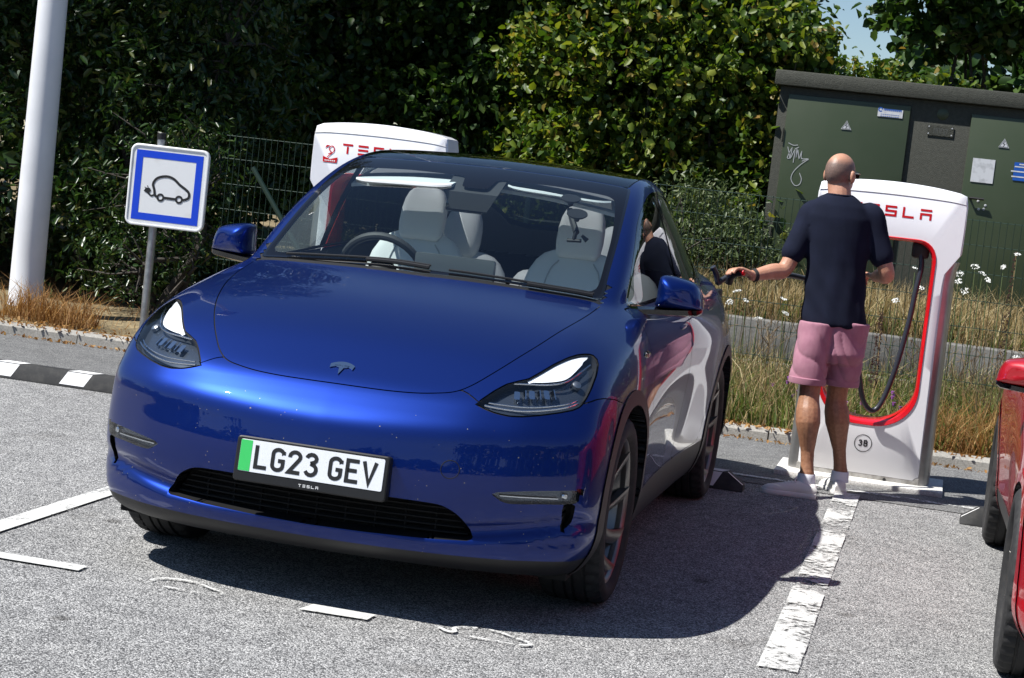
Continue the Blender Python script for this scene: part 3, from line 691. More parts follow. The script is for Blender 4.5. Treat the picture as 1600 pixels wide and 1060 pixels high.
# binnacle hump on the driver side (right-hand drive)
b=MB(); 
scr=empty('centre_screen'); scr.parent=car
b=MB(); b.loft([[(px-.005,yy,pz+1.085) for px,pz in rrect(w_,.225,.012,3)] for yy,w_ in ((.770,.345),(.776,.352),(.790,.352),(.793,.345))]); b.build('screen_back',MT['silver'],scr)
b=MB(); b.box((-.005,.7945,1.085),(.335,.002,.205)); b.build('screen_face',MT['gloss'],scr,False)
b=MB(); b.tube([(-.005,.80,.95),(-.005,.79,1.05)],.03,8); b.build('screen_stalk',MT['dark_int'],scr)
sw=empty('steering_wheel'); sw.parent=car
ax=Vector((0,math.cos(math.radians(24)),math.sin(math.radians(24)))); MS=Matrix.Translation((-.350,.885,1.078))@ax.to_track_quat('Z','Y').to_matrix().to_4x4()
b=MB(); b.tube([(.185*math.cos(t),.180*math.sin(t),0) for t in np.linspace(0,2*math.pi,41)[:-1]],.0175,10,closed=True,M=MS); b.build('rim',MT['dark_int'],sw)
b=MB(); b.lathe([(0,.03),(.06,.025),(.07,0),(.05,-.06),(0,-.07)],24,MS); b.build('hub',MT['dark_int'],sw)
for t in (0,180,270):
    b=MB(); a_=math.radians(t); b.tube([(.05*math.cos(a_),.05*math.sin(a_),0),(.175*math.cos(a_),.175*math.sin(a_),0)],[.022,.014],8,M=MS); b.build('spoke',MT['dark_int'],sw)
b=MB(); b.loft([[(-.365+px,yy,.99+pz) for px,pz in rrect(.46*k,.17*k,.07,5)] for yy,k in ((.45,.85),(.62,1.0),(.80,.95))]); b.build('binnacle',MT['dark_int'],car)
def seat(cx,y0,back_top,rear=False,head=True,w=.50):
    st=empty('rear_seat' if rear else 'seat',(0,0,0)); st.parent=car
    def sec(zz,ww,dd,e=2.6,dy=0):
        yy=y0+.30*(zz-.52)+dy; P=[]
        for t in np.linspace(0,2*math.pi,33)[:-1]:
            c_,s_=math.cos(t),math.sin(t); P.append((cx+ww/2*math.copysign(abs(c_)**(2/e),c_),yy+dd/2*math.copysign(abs(s_)**(2/e),s_)-(.03*(abs(c_)**2) if not rear else 0),zz))
        return P
    H=back_top-.52
    b=MB(); b.loft([sec(.52+H*u,w*ww,dd) for u,ww,dd in ((0,.90,.16),(.12,.98,.20),(.35,1.0,.18),(.6,.98,.155),(.75,.95,.145),(.85,.88,.135),(.92,.77,.12),(.965,.64,.105),(.99,.48,.085),(1.0,.30,.05))]); b.build('backrest',MT['white_leather'],st,deg=80)
    b=MB(); b.loft([[(cx+px,y0-.26+py,zz) for px,py in rrect(w*k,.54*k,.08,4)] for zz,k in ((.50,.9),(.53,1.0),(.60,1.0),(.64,.93),(.65,.8))]); b.build('cushion',MT['white_leather'],st,deg=70)
    if head:
        hw=.215 if not rear else .20; z0=back_top-.035
        b=MB(); b.loft([sec(z0+.245*u,hw*k,d,2.8,-.03) for u,k,d in ((0,.80,.08),(.10,.95,.115),(.3,1.0,.13),(.55,.99,.13),(.75,.92,.12),(.88,.80,.105),(.95,.64,.085),(.985,.45,.06),(1,.25,.03))]); b.build('headrest',MT['white_leather'],st,deg=80)
    zz0=.66; zz1=back_top-.12
    for sx in (-1,1):   # piping lines of the backrest
        P=crom([(cx+sx*w*.27,zz0),(cx+sx*w*.30,(zz0+zz1)/2),(cx+sx*w*.24,zz1),(cx+sx*w*.16,zz1+.07)],5); b=MB(); b.tube([(a,y0+.30*(q-.52)-np.interp(q,[.6,.85,1.0,1.2,1.3],[.098,.090,.078,.064,.05])*.98-.004,q) for a,q in P],.0035,5); b.build('piping',MT['grey_cloth'],st)
seat(-.375,1.36,1.255); seat(.375,1.36,1.255)
for cx in (-.40,.40): seat(cx,2.22,1.16,True,w=.56)
seat(0,2.25,1.10,True,head=False,w=.28)
# headliner rails, sun visors, inside mirror
vz=lambda yy:float(c_roof(np.array([yy]))[0])
for (x0,x1,y0,yd,zd,nm) in ((-.53,-.10,1.10,.905,1.486,'sun_visor'),(.12,.58,1.10,1.03,1.513,'sun_visor')):
    b=MB(); secs=[]
    for px in np.linspace(x0,x1,17):
        e=.006; u_=(px-x0)/(x1-x0); rd=.035*(abs(2*u_-1))**6; zt=1.520-.06*(px/.7)**2; ydn=yd+rd; zdn=zd-.03*(px/.7)**2+rd*.3
        secs.append([(px,y0,zt),(px,ydn,zdn),(px,ydn-.004,zdn-.008),(px,ydn+.004,zdn-.014),(px,y0+.004,zt-.014)])
    b.loft(secs); b.build(nm,MT['grey_cloth'],car,deg=50)
b=MB(); b.loft([[(px,yy,vz(yy)-.05-.05*(px/.6)**2) for px in np.linspace(-.60,.60,13)]+[(px,yy,vz(yy)-.065-.05*(px/.6)**2) for px in np.linspace(.60,-.60,13)] for yy in (1.10,1.22,1.34,1.45)]); b.build('headliner',MT['grey_cloth'],car,deg=50)
b=MB(); b.box((-.035,.95,1.408),(.17,.03,.055),bev=.012); im=b.build('inside_mirror',MT['gloss'],car)
b=MB(); b.loft([[(px,yy,zz) for px,zz in ((-.13,zt),(.11,zt),(.07,zt-.075),(-.09,zt-.075))] for yy,zt in ((.93,1.468),(1.08,1.535),(1.16,1.555))]); b.build('camera_housing',MT['dark_int'],car)
b=MB(); 
b.loft([[(px,yy,vz(yy)-.035-.05*(px/.6)**2) for px in (-.52,0,.52)]+[(px,yy,vz(yy)-.05-.05*(px/.6)**2) for px in (.52,0,-.52)] for yy in (2.66,2.72,2.80)]); b.build('rear_header',MT['dark_int'],car)
# ---------------------------------------------------------------- camera mount stuck on the windscreen (a thing of its own)
sm=tag(empty('camera_mount',(.44,.93,1.42)),'black twin suction cup camera mount stuck inside the windscreen of the blue car','camera mount')
def glass_pt(xx,yy): return Vector((xx,yy,deck_z(xx,yy)))
for nm,(xx,yy),rr in (('suction_cup',(.415,1.005),.042),('suction_cup',(.475,.875),.044)):
    q=glass_pt(xx,yy); nn=Vector(F_grad(np.array([q]))[0]); Mq=Matrix.Translation(q-nn*.006-sm.location)@(-nn).to_track_quat('Z','Y').to_matrix().to_4x4()
    b=MB(); b.lathe([(0,0),(rr,0),(rr*1.02,.004),(rr*.8,.012),(.014,.022),(.010,.036),(0,.038)],28,Mq); b.build(nm,MT['blackpl'],sm)
b=MB(); L_=sm.location
b.tube([Vector((.415,1.01,1.445))-L_,Vector((.44,.97,1.40))-L_,Vector((.475,.90,1.355))-L_],.014,8); b.build('mount_arm',MT['blackpl'],sm)
b=MB(); b.tube([Vector((.475,.90,1.36))-L_,Vector((.468,.90,1.325))-L_],.009,8); b.tube([Vector((.44,.90,1.318))-L_,Vector((.50,.90,1.322))-L_],.008,8); b.build('mount_head',MT['blackpl'],sm)
b=MB(); b.tube([Vector((.50,.90,1.345))-L_,Vector((.525,.905,1.325))-L_],[.006,.011],8); b.build('clamp_lever',MT['blackpl'],sm)
# ---------------------------------------------------------------- the red car in the next bay
red=copy_tree(car,None,{'blue_paint':MT['red'],'arch_plastic':MT['red']},skip=('number_plate','charge_flap','charge_port'))
red.location=(3.275,-.06,0); 
for ch_ in red.children:
    if ch_.type=='EMPTY' and ch_.name.startswith('wheel'): ch_.scale=(.94,.94,.94); ch_.location.z=.335; ch_.location.x*=.98
    else: ch_.scale=(.952,1,.86); ch_.location.z=.356*(1-.86)-.02
tag(red,'glossy red car cut off by the frame, parked beyond the worn bay line','car')
# ---------------------------------------------------------------- the place
def pix(px,py,ax,val):
    """photo pixel -> point where its line of sight meets the plane axis=val"""
    d=fwd+rgt*((px-800)/CF)-upv*((py-530)/CF); o=Vector((CX,CY,CH)); return o+d*((val-o[ax])/d[ax])
def nt(name):
    m=bpy.data.materials.new(name); m.use_nodes=True; return m,m.node_tree.nodes,m.node_tree.links,m.node_tree.nodes['Principled BSDF']
def ramp(n,l,src,stops):
    r=n.new('ShaderNodeValToRGB'); e=r.color_ramp.elements
    while len(e)<len(stops): e.new(.5)
    for q,(p,c) in zip(e,stops): q.position=p; q.color=(*c,1) if len(c)==3 else c
    l.new(src,r.inputs['Fac']); return r.outputs['Color']
def tex(n,l,kind_,scale,detail=4,vec=None,out='Fac',rough=.5):
    t=n.new(kind_); t.inputs['Scale'].default_value=scale
    if 'Detail' in t.inputs: t.inputs['Detail'].default_value=detail
    if kind_=='ShaderNodeTexNoise': t.inputs['Roughness'].default_value=rough
    l.new(vec,t.inputs['Vector']); return t.outputs[out]
def mixc(n,l,fac,a,b_,mode='MIX'):
    m=n.new('ShaderNodeMix'); m.data_type='RGBA'; m.blend_type=mode
    for k,v in (('Factor',fac),('A',a),('B',b_)):
        if isinstance(v,(int,float)): m.inputs[k].default_value=v
        elif isinstance(v,tuple): m.inputs[k].default_value=(*v,1)
        else: l.new(v,m.inputs[k])
    return m.outputs['Result']
def asphalt_mat(name,dark,mid,light,scale=105,depth=.006,patch=.5):
    m,n,l,b=nt(name); tc=n.new('ShaderNodeTexCoord').outputs['Object']
    v=n.new('ShaderNodeTexVoronoi'); v.inputs['Scale'].default_value=scale; l.new(tc,v.inputs['Vector'])
    sp=n.new('ShaderNodeSeparateColor'); l.new(v.outputs['Color'],sp.inputs[0])
    stone=ramp(n,l,sp.outputs[0],[(0,dark),(.35,mid),(.8,light),(1,tuple(min(1,q*1.35) for q in light))])
    edge=ramp(n,l,v.outputs['Distance'],[(.35,(1,1,1)),(.75,(.30,.30,.31))])
    c=mixc(n,l,1.0,stone,edge,'MULTIPLY')
    big=ramp(n,l,tex(n,l,'ShaderNodeTexNoise',.55,6,tc,rough=.65),[(.3,(1-.22*patch,)*3),(.7,(1+.10*patch,)*3)])
    c=mixc(n,l,1.0,c,big,'MULTIPLY')
    med=ramp(n,l,tex(n,l,'ShaderNodeTexNoise',9,4,tc),[(.35,(.86,.86,.86)),(.65,(1.08,1.08,1.07))])
    c=mixc(n,l,1.0,c,med,'MULTIPLY')
    st=ramp(n,l,tex(n,l,'ShaderNodeTexNoise',1.9,5,tc,rough=.6),[(.60,(1,1,1)),(.70,(.74,.73,.72))]); c=mixc(n,l,1.0,c,st,'MULTIPLY')
    sp2=ramp(n,l,tex(n,l,'ShaderNodeTexVoronoi',1.6,0,tc,'Distance'),[(.045,(.55,.54,.53)),(.075,(1,1,1))]); c=mixc(n,l,1.0,c,sp2,'MULTIPLY')
    l.new(c,b.inputs['Base Color']); b.inputs['Roughness'].default_value=.85; b.inputs['Specular IOR Level'].default_value=.3
    bp=n.new('ShaderNodeBump'); bp.inputs['Strength'].default_value=.9; bp.inputs['Distance'].default_value=depth; bp.invert=True; l.new(v.outputs['Distance'],bp.inputs['Height']); l.new(bp.outputs['Normal'],b.inputs['Normal']); return m
MT['asphalt']=asphalt_mat('asphalt',(.095,.095,.097),(.28,.28,.278),(.56,.555,.545),185,.0045)
MT['asphalt_old']=asphalt_mat('smooth_asphalt',(.13,.13,.132),(.19,.19,.19),(.27,.27,.265),150,.002,.9)
def soil_mat():
    m,n,l,b=nt('dry_soil'); tc=n.new('ShaderNodeTexCoord').outputs['Object']
    a=ramp(n,l,tex(n,l,'ShaderNodeTexNoise',1.3,7,tc,rough=.7),[(.3,(.10,.075,.045)),(.5,(.20,.16,.09)),(.7,(.30,.24,.14))])
    g=ramp(n,l,tex(n,l,'ShaderNodeTexNoise',38,5,tc),[(.35,(.5,.5,.5)),(.65,(1.25,1.2,1.1))])
    l.new(mixc(n,l,1.0,a,g,'MULTIPLY'),b.inputs['Base Color']); b.inputs['Roughness'].default_value=.95
    bp=n.new('ShaderNodeBump'); bp.inputs['Strength'].default_value=.8; bp.inputs['Distance'].default_value=.02; l.new(tex(n,l,'ShaderNodeTexNoise',30,5,tc),bp.inputs['Height']); l.new(bp.outputs['Normal'],b.inputs['Normal']); return m
MT['soil']=soil_mat()
def worn_mat(name,col,lo,hi,scale=26,stretch=(1,1,1)):
    """road paint rubbed through to the asphalt"""
    m,n,l,b=nt(name); tc=n.new('ShaderNodeTexCoord').outputs['Object']; mp=n.new('ShaderNodeMapping'); mp.inputs['Scale'].default_value=stretch; l.new(tc,mp.inputs[0])
    t1=tex(n,l,'ShaderNodeTexNoise',scale,8,mp.outputs[0],rough=.75); t2=tex(n,l,'ShaderNodeTexNoise',2.6,3,tc); ad=n.new('ShaderNodeMath'); ad.operation='MULTIPLY_ADD'; ad.inputs[1].default_value=.8; l.new(t2,ad.inputs[0]); l.new(t1,ad.inputs[2]); sb=n.new('ShaderNodeMath'); sb.operation='SUBTRACT'; sb.inputs[1].default_value=.40; l.new(ad.outputs[0],sb.inputs[0]); t=sb.outputs[0]
    a=ramp(n,l,t,[(lo,(0,0,0)),(hi,(1,1,1))])
    b.inputs['Base Color'].default_value=(*col,1); b.inputs['Roughness'].default_value=.7
    dirt=ramp(n,l,tex(n,l,'ShaderNodeTexNoise',60,4,tc),[(.3,tuple(q*.72 for q in col)),(.6,col)]); l.new(dirt,b.inputs['Base Color'])
    tr=n.new('ShaderNodeBsdfTransparent'); mx=n.new('ShaderNodeMixShader'); l.new(a,mx.inputs[0]); l.new(tr.outputs[0],mx.inputs[1]); l.new(b.outputs[0],mx.inputs[2]); l.new(mx.outputs[0],n['Material Output'].inputs[0]); return m
MT['line']=worn_mat('road_paint',(.62,.62,.60),.34,.46,48)
MT['line_worn']=worn_mat('road_paint_worn',(.60,.60,.58),.42,.50,30,(1,1.3,1))
MT['line_thin']=worn_mat('road_paint_thin',(.66,.66,.64),.42,.52,45)
def concrete_mat(name,a,c,scale=3):
    m,n,l,b=nt(name); tc=n.new('ShaderNodeTexCoord').outputs['Object']
    q=ramp(n,l,tex(n,l,'ShaderNodeTexNoise',scale,8,tc,rough=.7),[(.3,a),(.7,c)]); g=ramp(n,l,tex(n,l,'ShaderNodeTexNoise',90,4,tc),[(.3,(.72,.72,.72)),(.65,(1.1,1.1,1.1))])
    l.new(mixc(n,l,1.0,q,g,'MULTIPLY'),b.inputs['Base Color']); b.inputs['Roughness'].default_value=.9
    bp=n.new('ShaderNodeBump'); bp.inputs['Strength'].default_value=.5; bp.inputs['Distance'].default_value=.004; l.new(tex(n,l,'ShaderNodeTexNoise',120,4,tc),bp.inputs['Height']); l.new(bp.outputs['Normal'],b.inputs['Normal']); return m
MT['concrete']=concrete_mat('concrete',(.24,.23,.21),(.42,.40,.36))
MT['concrete_dark']=concrete_mat('weathered_concrete',(.11,.105,.10),(.20,.195,.18),5)
MT['plinth']=concrete_mat('painted_plinth',(.55,.54,.50),(.74,.73,.70),8)
MT['stop']=mat('rubber_stop',(.02,.02,.021),.7,bump=(260,.5,.002),noise=(18,(.045,.043,.04),.45,.7))
kind(obj('ground',[(-300,-300,-.03),(300,-300,-.03),(300,300,-.03),(-300,300,-.03)],[(0,1,2,3)],MT['soil'],None,False),'structure')
kind(obj('car_park',[(-60,-60,0),(60,-60,0),(60,5.72,0),(-60,5.72,0)],[(0,1,2,3)],MT['asphalt'],None,False),'structure')
kind(obj('charger_strip',[(-60,3.72,.004),(60,3.66,.004),(60,5.71,.004),(-60,5.71,.004)],[(0,1,2,3)],MT['asphalt_old'],None,False),'structure')
def bumpy(name,x0,x1,y0,y1,step,zf,m):
    xs=np.arange(x0,x1+1e-6,step); ys=np.arange(y0,y1+1e-6,step); V=[(a,c,zf(a,c)) for a in xs for c in ys]; k=len(ys)
    F_=[(i*k+j,(i+1)*k+j,(i+1)*k+j+1,i*k+j+1) for i in range(len(xs)-1) for j in range(k-1)]; return kind(obj(name,V,F_,m),'structure')
hz=lambda a,c:.02*math.sin(a*2.1+c)+.025*math.sin(a*.9-c*1.7)+.012*math.sin(5*a+3*c)
verge_z=lambda a,c:.055+hz(a,c)*min(1,(c-5.85)*1.5)
bumpy('verge',-14,9,5.86,9.62,.16,verge_z,MT['soil'])
bank_z=lambda a,c:.53+hz(a,c)
bumpy('bank',-14,12,9.75,22,.4,bank_z,MT['soil'])
# kerb: single stones
kb=kind(empty('kerb'),'structure'); kb.location=(0,0,0)
x_=-14.0; i=0
while x_<9:
    b=MB(); hj=rnd.uniform(-.006,.006); yj=rnd.uniform(-.008,.008)
    b.loft([[(x_+e,5.715+yj,-.02),(x_+e,5.72+yj,.060+hj),(x_+e,5.735+yj,.074+hj),(x_+e,5.85+yj,.082+hj),(x_+e,5.862+yj,.07+hj),(x_+e,5.862+yj,-.02)] for e in (.004,.05,.5,.95,.994)]); b.build('kerb_stone',MT['concrete'],kb,deg=30); x_+=1.0
# low concrete wall of two courses beyond the fence
cw=tag(empty('concrete_wall',(2,9.5,0)),'low stepped concrete wall running behind the wire fence','wall')
for k in range(-2,4):
    j=rnd.uniform(-.01,.01)
    b=MB(); b.box((k*2.0+1.0,.26+j,.40),(1.992,.30,.33),bev=.012); b.build('upper_block',MT['concrete_dark'],cw)
    b=MB(); b.box((k*2.0+.4,0+j,.10),(1.992,.42,.24),bev=.012); b.build('lower_block',MT['concrete_dark'],cw)
# ---- markings
def flat(name,poly,z,m,lab,cat,group=None):
    o=obj(name,[(a,c,z) for a,c in poly],[tuple(range(len(poly)))],m,None,False); tag(o,lab,cat,group); return o
b=MB(); ys=np.linspace(-.62,3.80,60); jl=[rnd.uniform(-.0015,.0015) for _ in ys]; jr=[rnd.uniform(-.0015,.0015) for _ in ys]
b.add([(1.564+a,c,.008) for a,c in zip(jl,ys)]+[(1.702+a,c,.008) for a,c in zip(jr,ys)],[(i,len(ys)+i,len(ys)+i+1,i+1) for i in range(len(ys)-1)])
tag(b.build('painted_line',MT['line_worn'],None,False),'worn white bay line running from the man to the bottom of the car park','road marking')
flat('painted_line',[(-1.43,-.55),(-1.33,-.62),(-1.36,3.8),(-1.46,3.8)],.008,MT['line'],'white bay line passing under the left front corner of the blue car','road marking')
flat('painted_line',[(-1.36,3.875),(1.72,3.90),(2.95,3.87),(2.95,3.93),(1.72,3.965),(-1.36,3.94)],.009,MT['line_thin'],'thin white line painted across the bays in front of the chargers','road marking')
flat('painted_dash',[(-1.45,-.90),(-.82,-.885),(-.825,-.80),(-1.45,-.81)],.008,MT['line'],'white painted dash on the asphalt beside the left bay line','road marking','dashes closing the bay')
flat('painted_dash',[(.01,-.905),(.255,-.895),(.26,-.805),(.03,-.80)],.008,MT['line'],'short white painted dash at the edge of the blue car shadow','road marking','dashes closing the bay')
def ev_symbol(w,plug=True):
    """outline of a car whose bonnet runs out into a plug, as stroke paths; unit width about 1"""
    body=crom([(.17,.02),(.13,.20),(.22,.38),(.42,.46),(.60,.41),(.76,.25),(.90,.14),(.985,.04),(.99,-.10),(.90,-.18)],5)
    cable=crom([(.17,.02),(.155,-.06),(.10,-.07),(.045,-.02)],5)
    return body,cable
for (ox,oy,lb) in ((-.60,-.93,'faded white car outline stencilled on the asphalt beside the left dash'),(.50,-.91,'faded white car outline stencilled on the asphalt past the short dash')):
    bd,cb=ev_symbol(1); b=MB(); Ms=ME((ox,oy+.06,.009),(1,0,0),(0,1,0),(0,0,1))
    b.ribbon([(u*.32,v*.22) for u,v in bd],.016,Ms); b.ribbon([(u*.32,v*.22) for u,v in cb],.02,Ms); b.ribbon([(.30*.32+.02,-.17*.22),(.27,-.19*.22)],.012,Ms); b.ribbon([(.05*.32,0),(-.01,.02)],.018,Ms)
    tag(b.build('painted_symbol',MT['line_thin'],None,False),lb,'road marking')
# ---- wheel stops
def wheel_stop(x0,x1,yc,lab,grp):
    st=tag(empty('wheel_stop',((x0+x1)/2,yc,0)),lab,'wheel stop',grp); L=(x1-x0)/2
    prof=[(-.075,0),(-.075,.012),(-.045,.095),(.045,.095),(.075,.012),(.075,0)]
    b=MB(); b.loft([[(px,a*k,c*kz) for a,c in prof] for px,k,kz in ((-L,1,.35),(-L+.09,1,1),(L-.09,1,1),(L,1,.35))]); b.build('rubber_body',MT['stop'],st,deg=25)
    n=5
    for i in range(n):
        cx=-L+.22+(2*L-.44)*i/(n-1)
        b=MB(); b.add([(cx-.10,-.0755,.0165),(cx+.06,-.0755,.0165),(cx+.10,-.0475,.092),(cx-.06,-.0475,.092)],[(0,1,2,3)]); b.build('reflector_patch',MT['whiteprint'],st,False)
        b=MB(); b.add([(cx-.06,-.046,.0965),(cx+.10,-.046,.0965),(cx+.13,.046,.0965),(cx-.03,.046,.0965)],[(0,1,2,3)]); b.build('reflector_patch',MT['whiteprint'],st,False)
    for e in (-1,1):
        b=MB(); b.add([(e*(L-.091),-.046,.097),(e*(L-.091),-.022,.097),(e*(L-.003),-.022,.037),(e*(L-.003),-.047,.037)],[(0,1,2,3)]); b.build('end_stripe',MT['whiteprint'],st,False)
    return st
wheel_stop(-.86,1.09,3.36,'black rubber wheel stop behind the rear wheels of the blue car','wheel stops')
wheel_stop(2.25,4.1,3.38,'black rubber wheel stop behind the rear wheels of the red car','wheel stops')
wheel_stop(-4.14,-1.79,3.60,'black rubber wheel stop with white patches in the empty bay by the sign','wheel stops')
# ---- lamp post
MT['post']=mat('post_white',(.70,.71,.74),.42,noise=(3,(.62,.63,.66),.4,.7))
MT['galv']=mat('galvanised',(.42,.43,.44),.42,metal=.85,noise=(25,(.30,.31,.32),.4,.65))
lp=tag(empty('lamp_post',(-5.08,7.0,.02)),'thick white metal lamp post standing in front of the dark hedge','lamp post')
b=MB(); b.lathe([(.150,.0),(.150,.012),(.138,.02),(.134,.03),(.131,.5),(.128,1.0),(.110,3.0),(.085,6.0),(.07,7.8)],40); b.build('post',MT['post'],lp)
b=MB(); b.box((0,0,.012),(.40,.40,.024),bev=.004); b.build('base_plate',MT['galv'],lp)
b=MB(); b.tube([(0,0,7.75),(.1,-.3,8.0),(.25,-.8,8.1)],.04,8); b.build('arm',MT['post'],lp)
b=MB(); b.box((.32,-1.05,8.1),(.22,.6,.09),bev=.03); b.build('lamp_head',MT['galv'],lp)
# ---- charging sign
sg=tag(empty('charging_sign',(-3.72,6.22,.03)),'white sign with blue border and plug-in car symbol on a grey pole','sign')
MT['signwhite']=mat('sign_white',(.78,.79,.80),.35,noise=(9,(.68,.68,.67),.55,.75))
MT['signblue']=mat('sign_blue',(.004,.055,.62),.35)
b=MB(); b.lathe([(.030,0),(.030,1.53),(.0,1.53)],20); b.build('pole',MT['galv'],sg)
b=MB(); b.lathe([(.033,1.50),(.034,1.545),(.03,1.55),(0,1.552)],20); b.build('pole_cap',MT['blackpl'],sg)
tw=-.10; yax=Matrix.Rotation(math.radians(4),3,'Z')
MSG=ME((.10,-.045,1.155),tuple(yax@Vector((1,0,.0))),(0,0,1),tuple(yax@Vector((0,-1,0))))
S=.60
b=MB(); b.loft([[(px,py,-.025) for px,py in rrect(S,S,.055,6)],[(px,py,.004) for px,py in rrect(S,S,.055,6)],[(px,py,.008) for px,py in rrect(S-.012,S-.012,.05,6)],[(px,py,.008) for px,py in rrect(S-.028,S-.028,.045,6)],[(px,py,.002) for px,py in rrect(S-.032,S-.032,.043,6)]],MSG); b.build('panel',MT['signwhite'],sg,deg=30)
o_=.255;i_=.205
b=MB(); b.ribbon([(-o_/1+.025,-o_+.025),(o_-.025,-o_+.025),(o_-.025,o_-.025),(-o_+.025,o_-.025)],.052,MSG,closed=True,z=.0035); b.build('blue_border',MT['signblue'],sg,False)
bd,cb=ev_symbol(1); Mo=lambda pts:[((u-.48)*.325+.005,(v-.13)*.245) for u,v in pts]
b=MB(); b.ribbon(Mo(bd),.018,MSG,z=.0045); b.build('symbol_body',MT['ink'],sg,False)
b=MB(); b.ribbon(Mo([(.90,-.18),(.86,-.185)]),.018,MSG,z=.0045); b.ribbon(Mo([(.68,-.19),(.42,-.185)]),.018,MSG,z=.0045); b.ribbon(Mo([(.24,-.18),(.19,-.13),(.17,.02)]),.018,MSG,z=.0045); b.build('symbol_sill',MT['ink'],sg,False)
for cx in (.33,.77):
    b=MB(); b.ribbon(Mo([(cx+.070*math.cos(t),-.19+.093*math.sin(t)) for t in np.linspace(0,2*math.pi,25)[:-1]]),.015,MSG,closed=True,z=.0045); b.build('symbol_wheel',MT['ink'],sg,False)
b=MB(); b.ribbon(Mo([(.17,-.13),(.12,-.17),(.06,-.13),(.03,-.06)]),.012,MSG,z=.0045)
b.prism(Mo([(-.075,-.045),(.035,-.12),(.10,-.01),(.06,.06),(-.03,.06)]),.0042,.0048,MSG); b.ribbon(Mo([(-.01,.02),(-.06,.075)]),.006,MSG,z=.0045); b.ribbon(Mo([(.03,.045),(.0,.125)]),.006,MSG,z=.0045); b.build('symbol_plug',MT['ink'],sg,False)
# ---- chargers
MT['chg_white']=mat('charger_white',(.80,.80,.82),.28,coat=.3,noise=(2.2,(.74,.74,.77),.4,.7))
MT['chg_red']=mat('charger_red',(.62,.006,.012),.25,coat=.5)
MT['chg_silver']=mat('charger_aluminium',(.46,.45,.44),.36,metal=.85,noise=(6,(.36,.35,.34),.4,.65))
MT['cable']=mat('cable_black',(.022,.026,.036),.38)
MT['foot']=mat('charger_foot',(.42,.41,.39),.55,metal=.3,noise=(30,(.25,.24,.22),.4,.7))
def hole_outline(w,zt,zb,n=1.0):
    """opening: square-ish top corners, wide rounded bottom"""
    P=[]; r1=.11; r2=.24
    P+=arc(w-r1,zt-r1,r1,r1,0,90,7); P+=arc(-w+r1,zt-r1,r1,r1,90,180,7); P+=arc(-w+r2,zb+r2*.95,r2,r2*.95,180,270,10); P+=arc(w-r2,zb+r2*.95,r2,r2*.95,270,360,10); return P
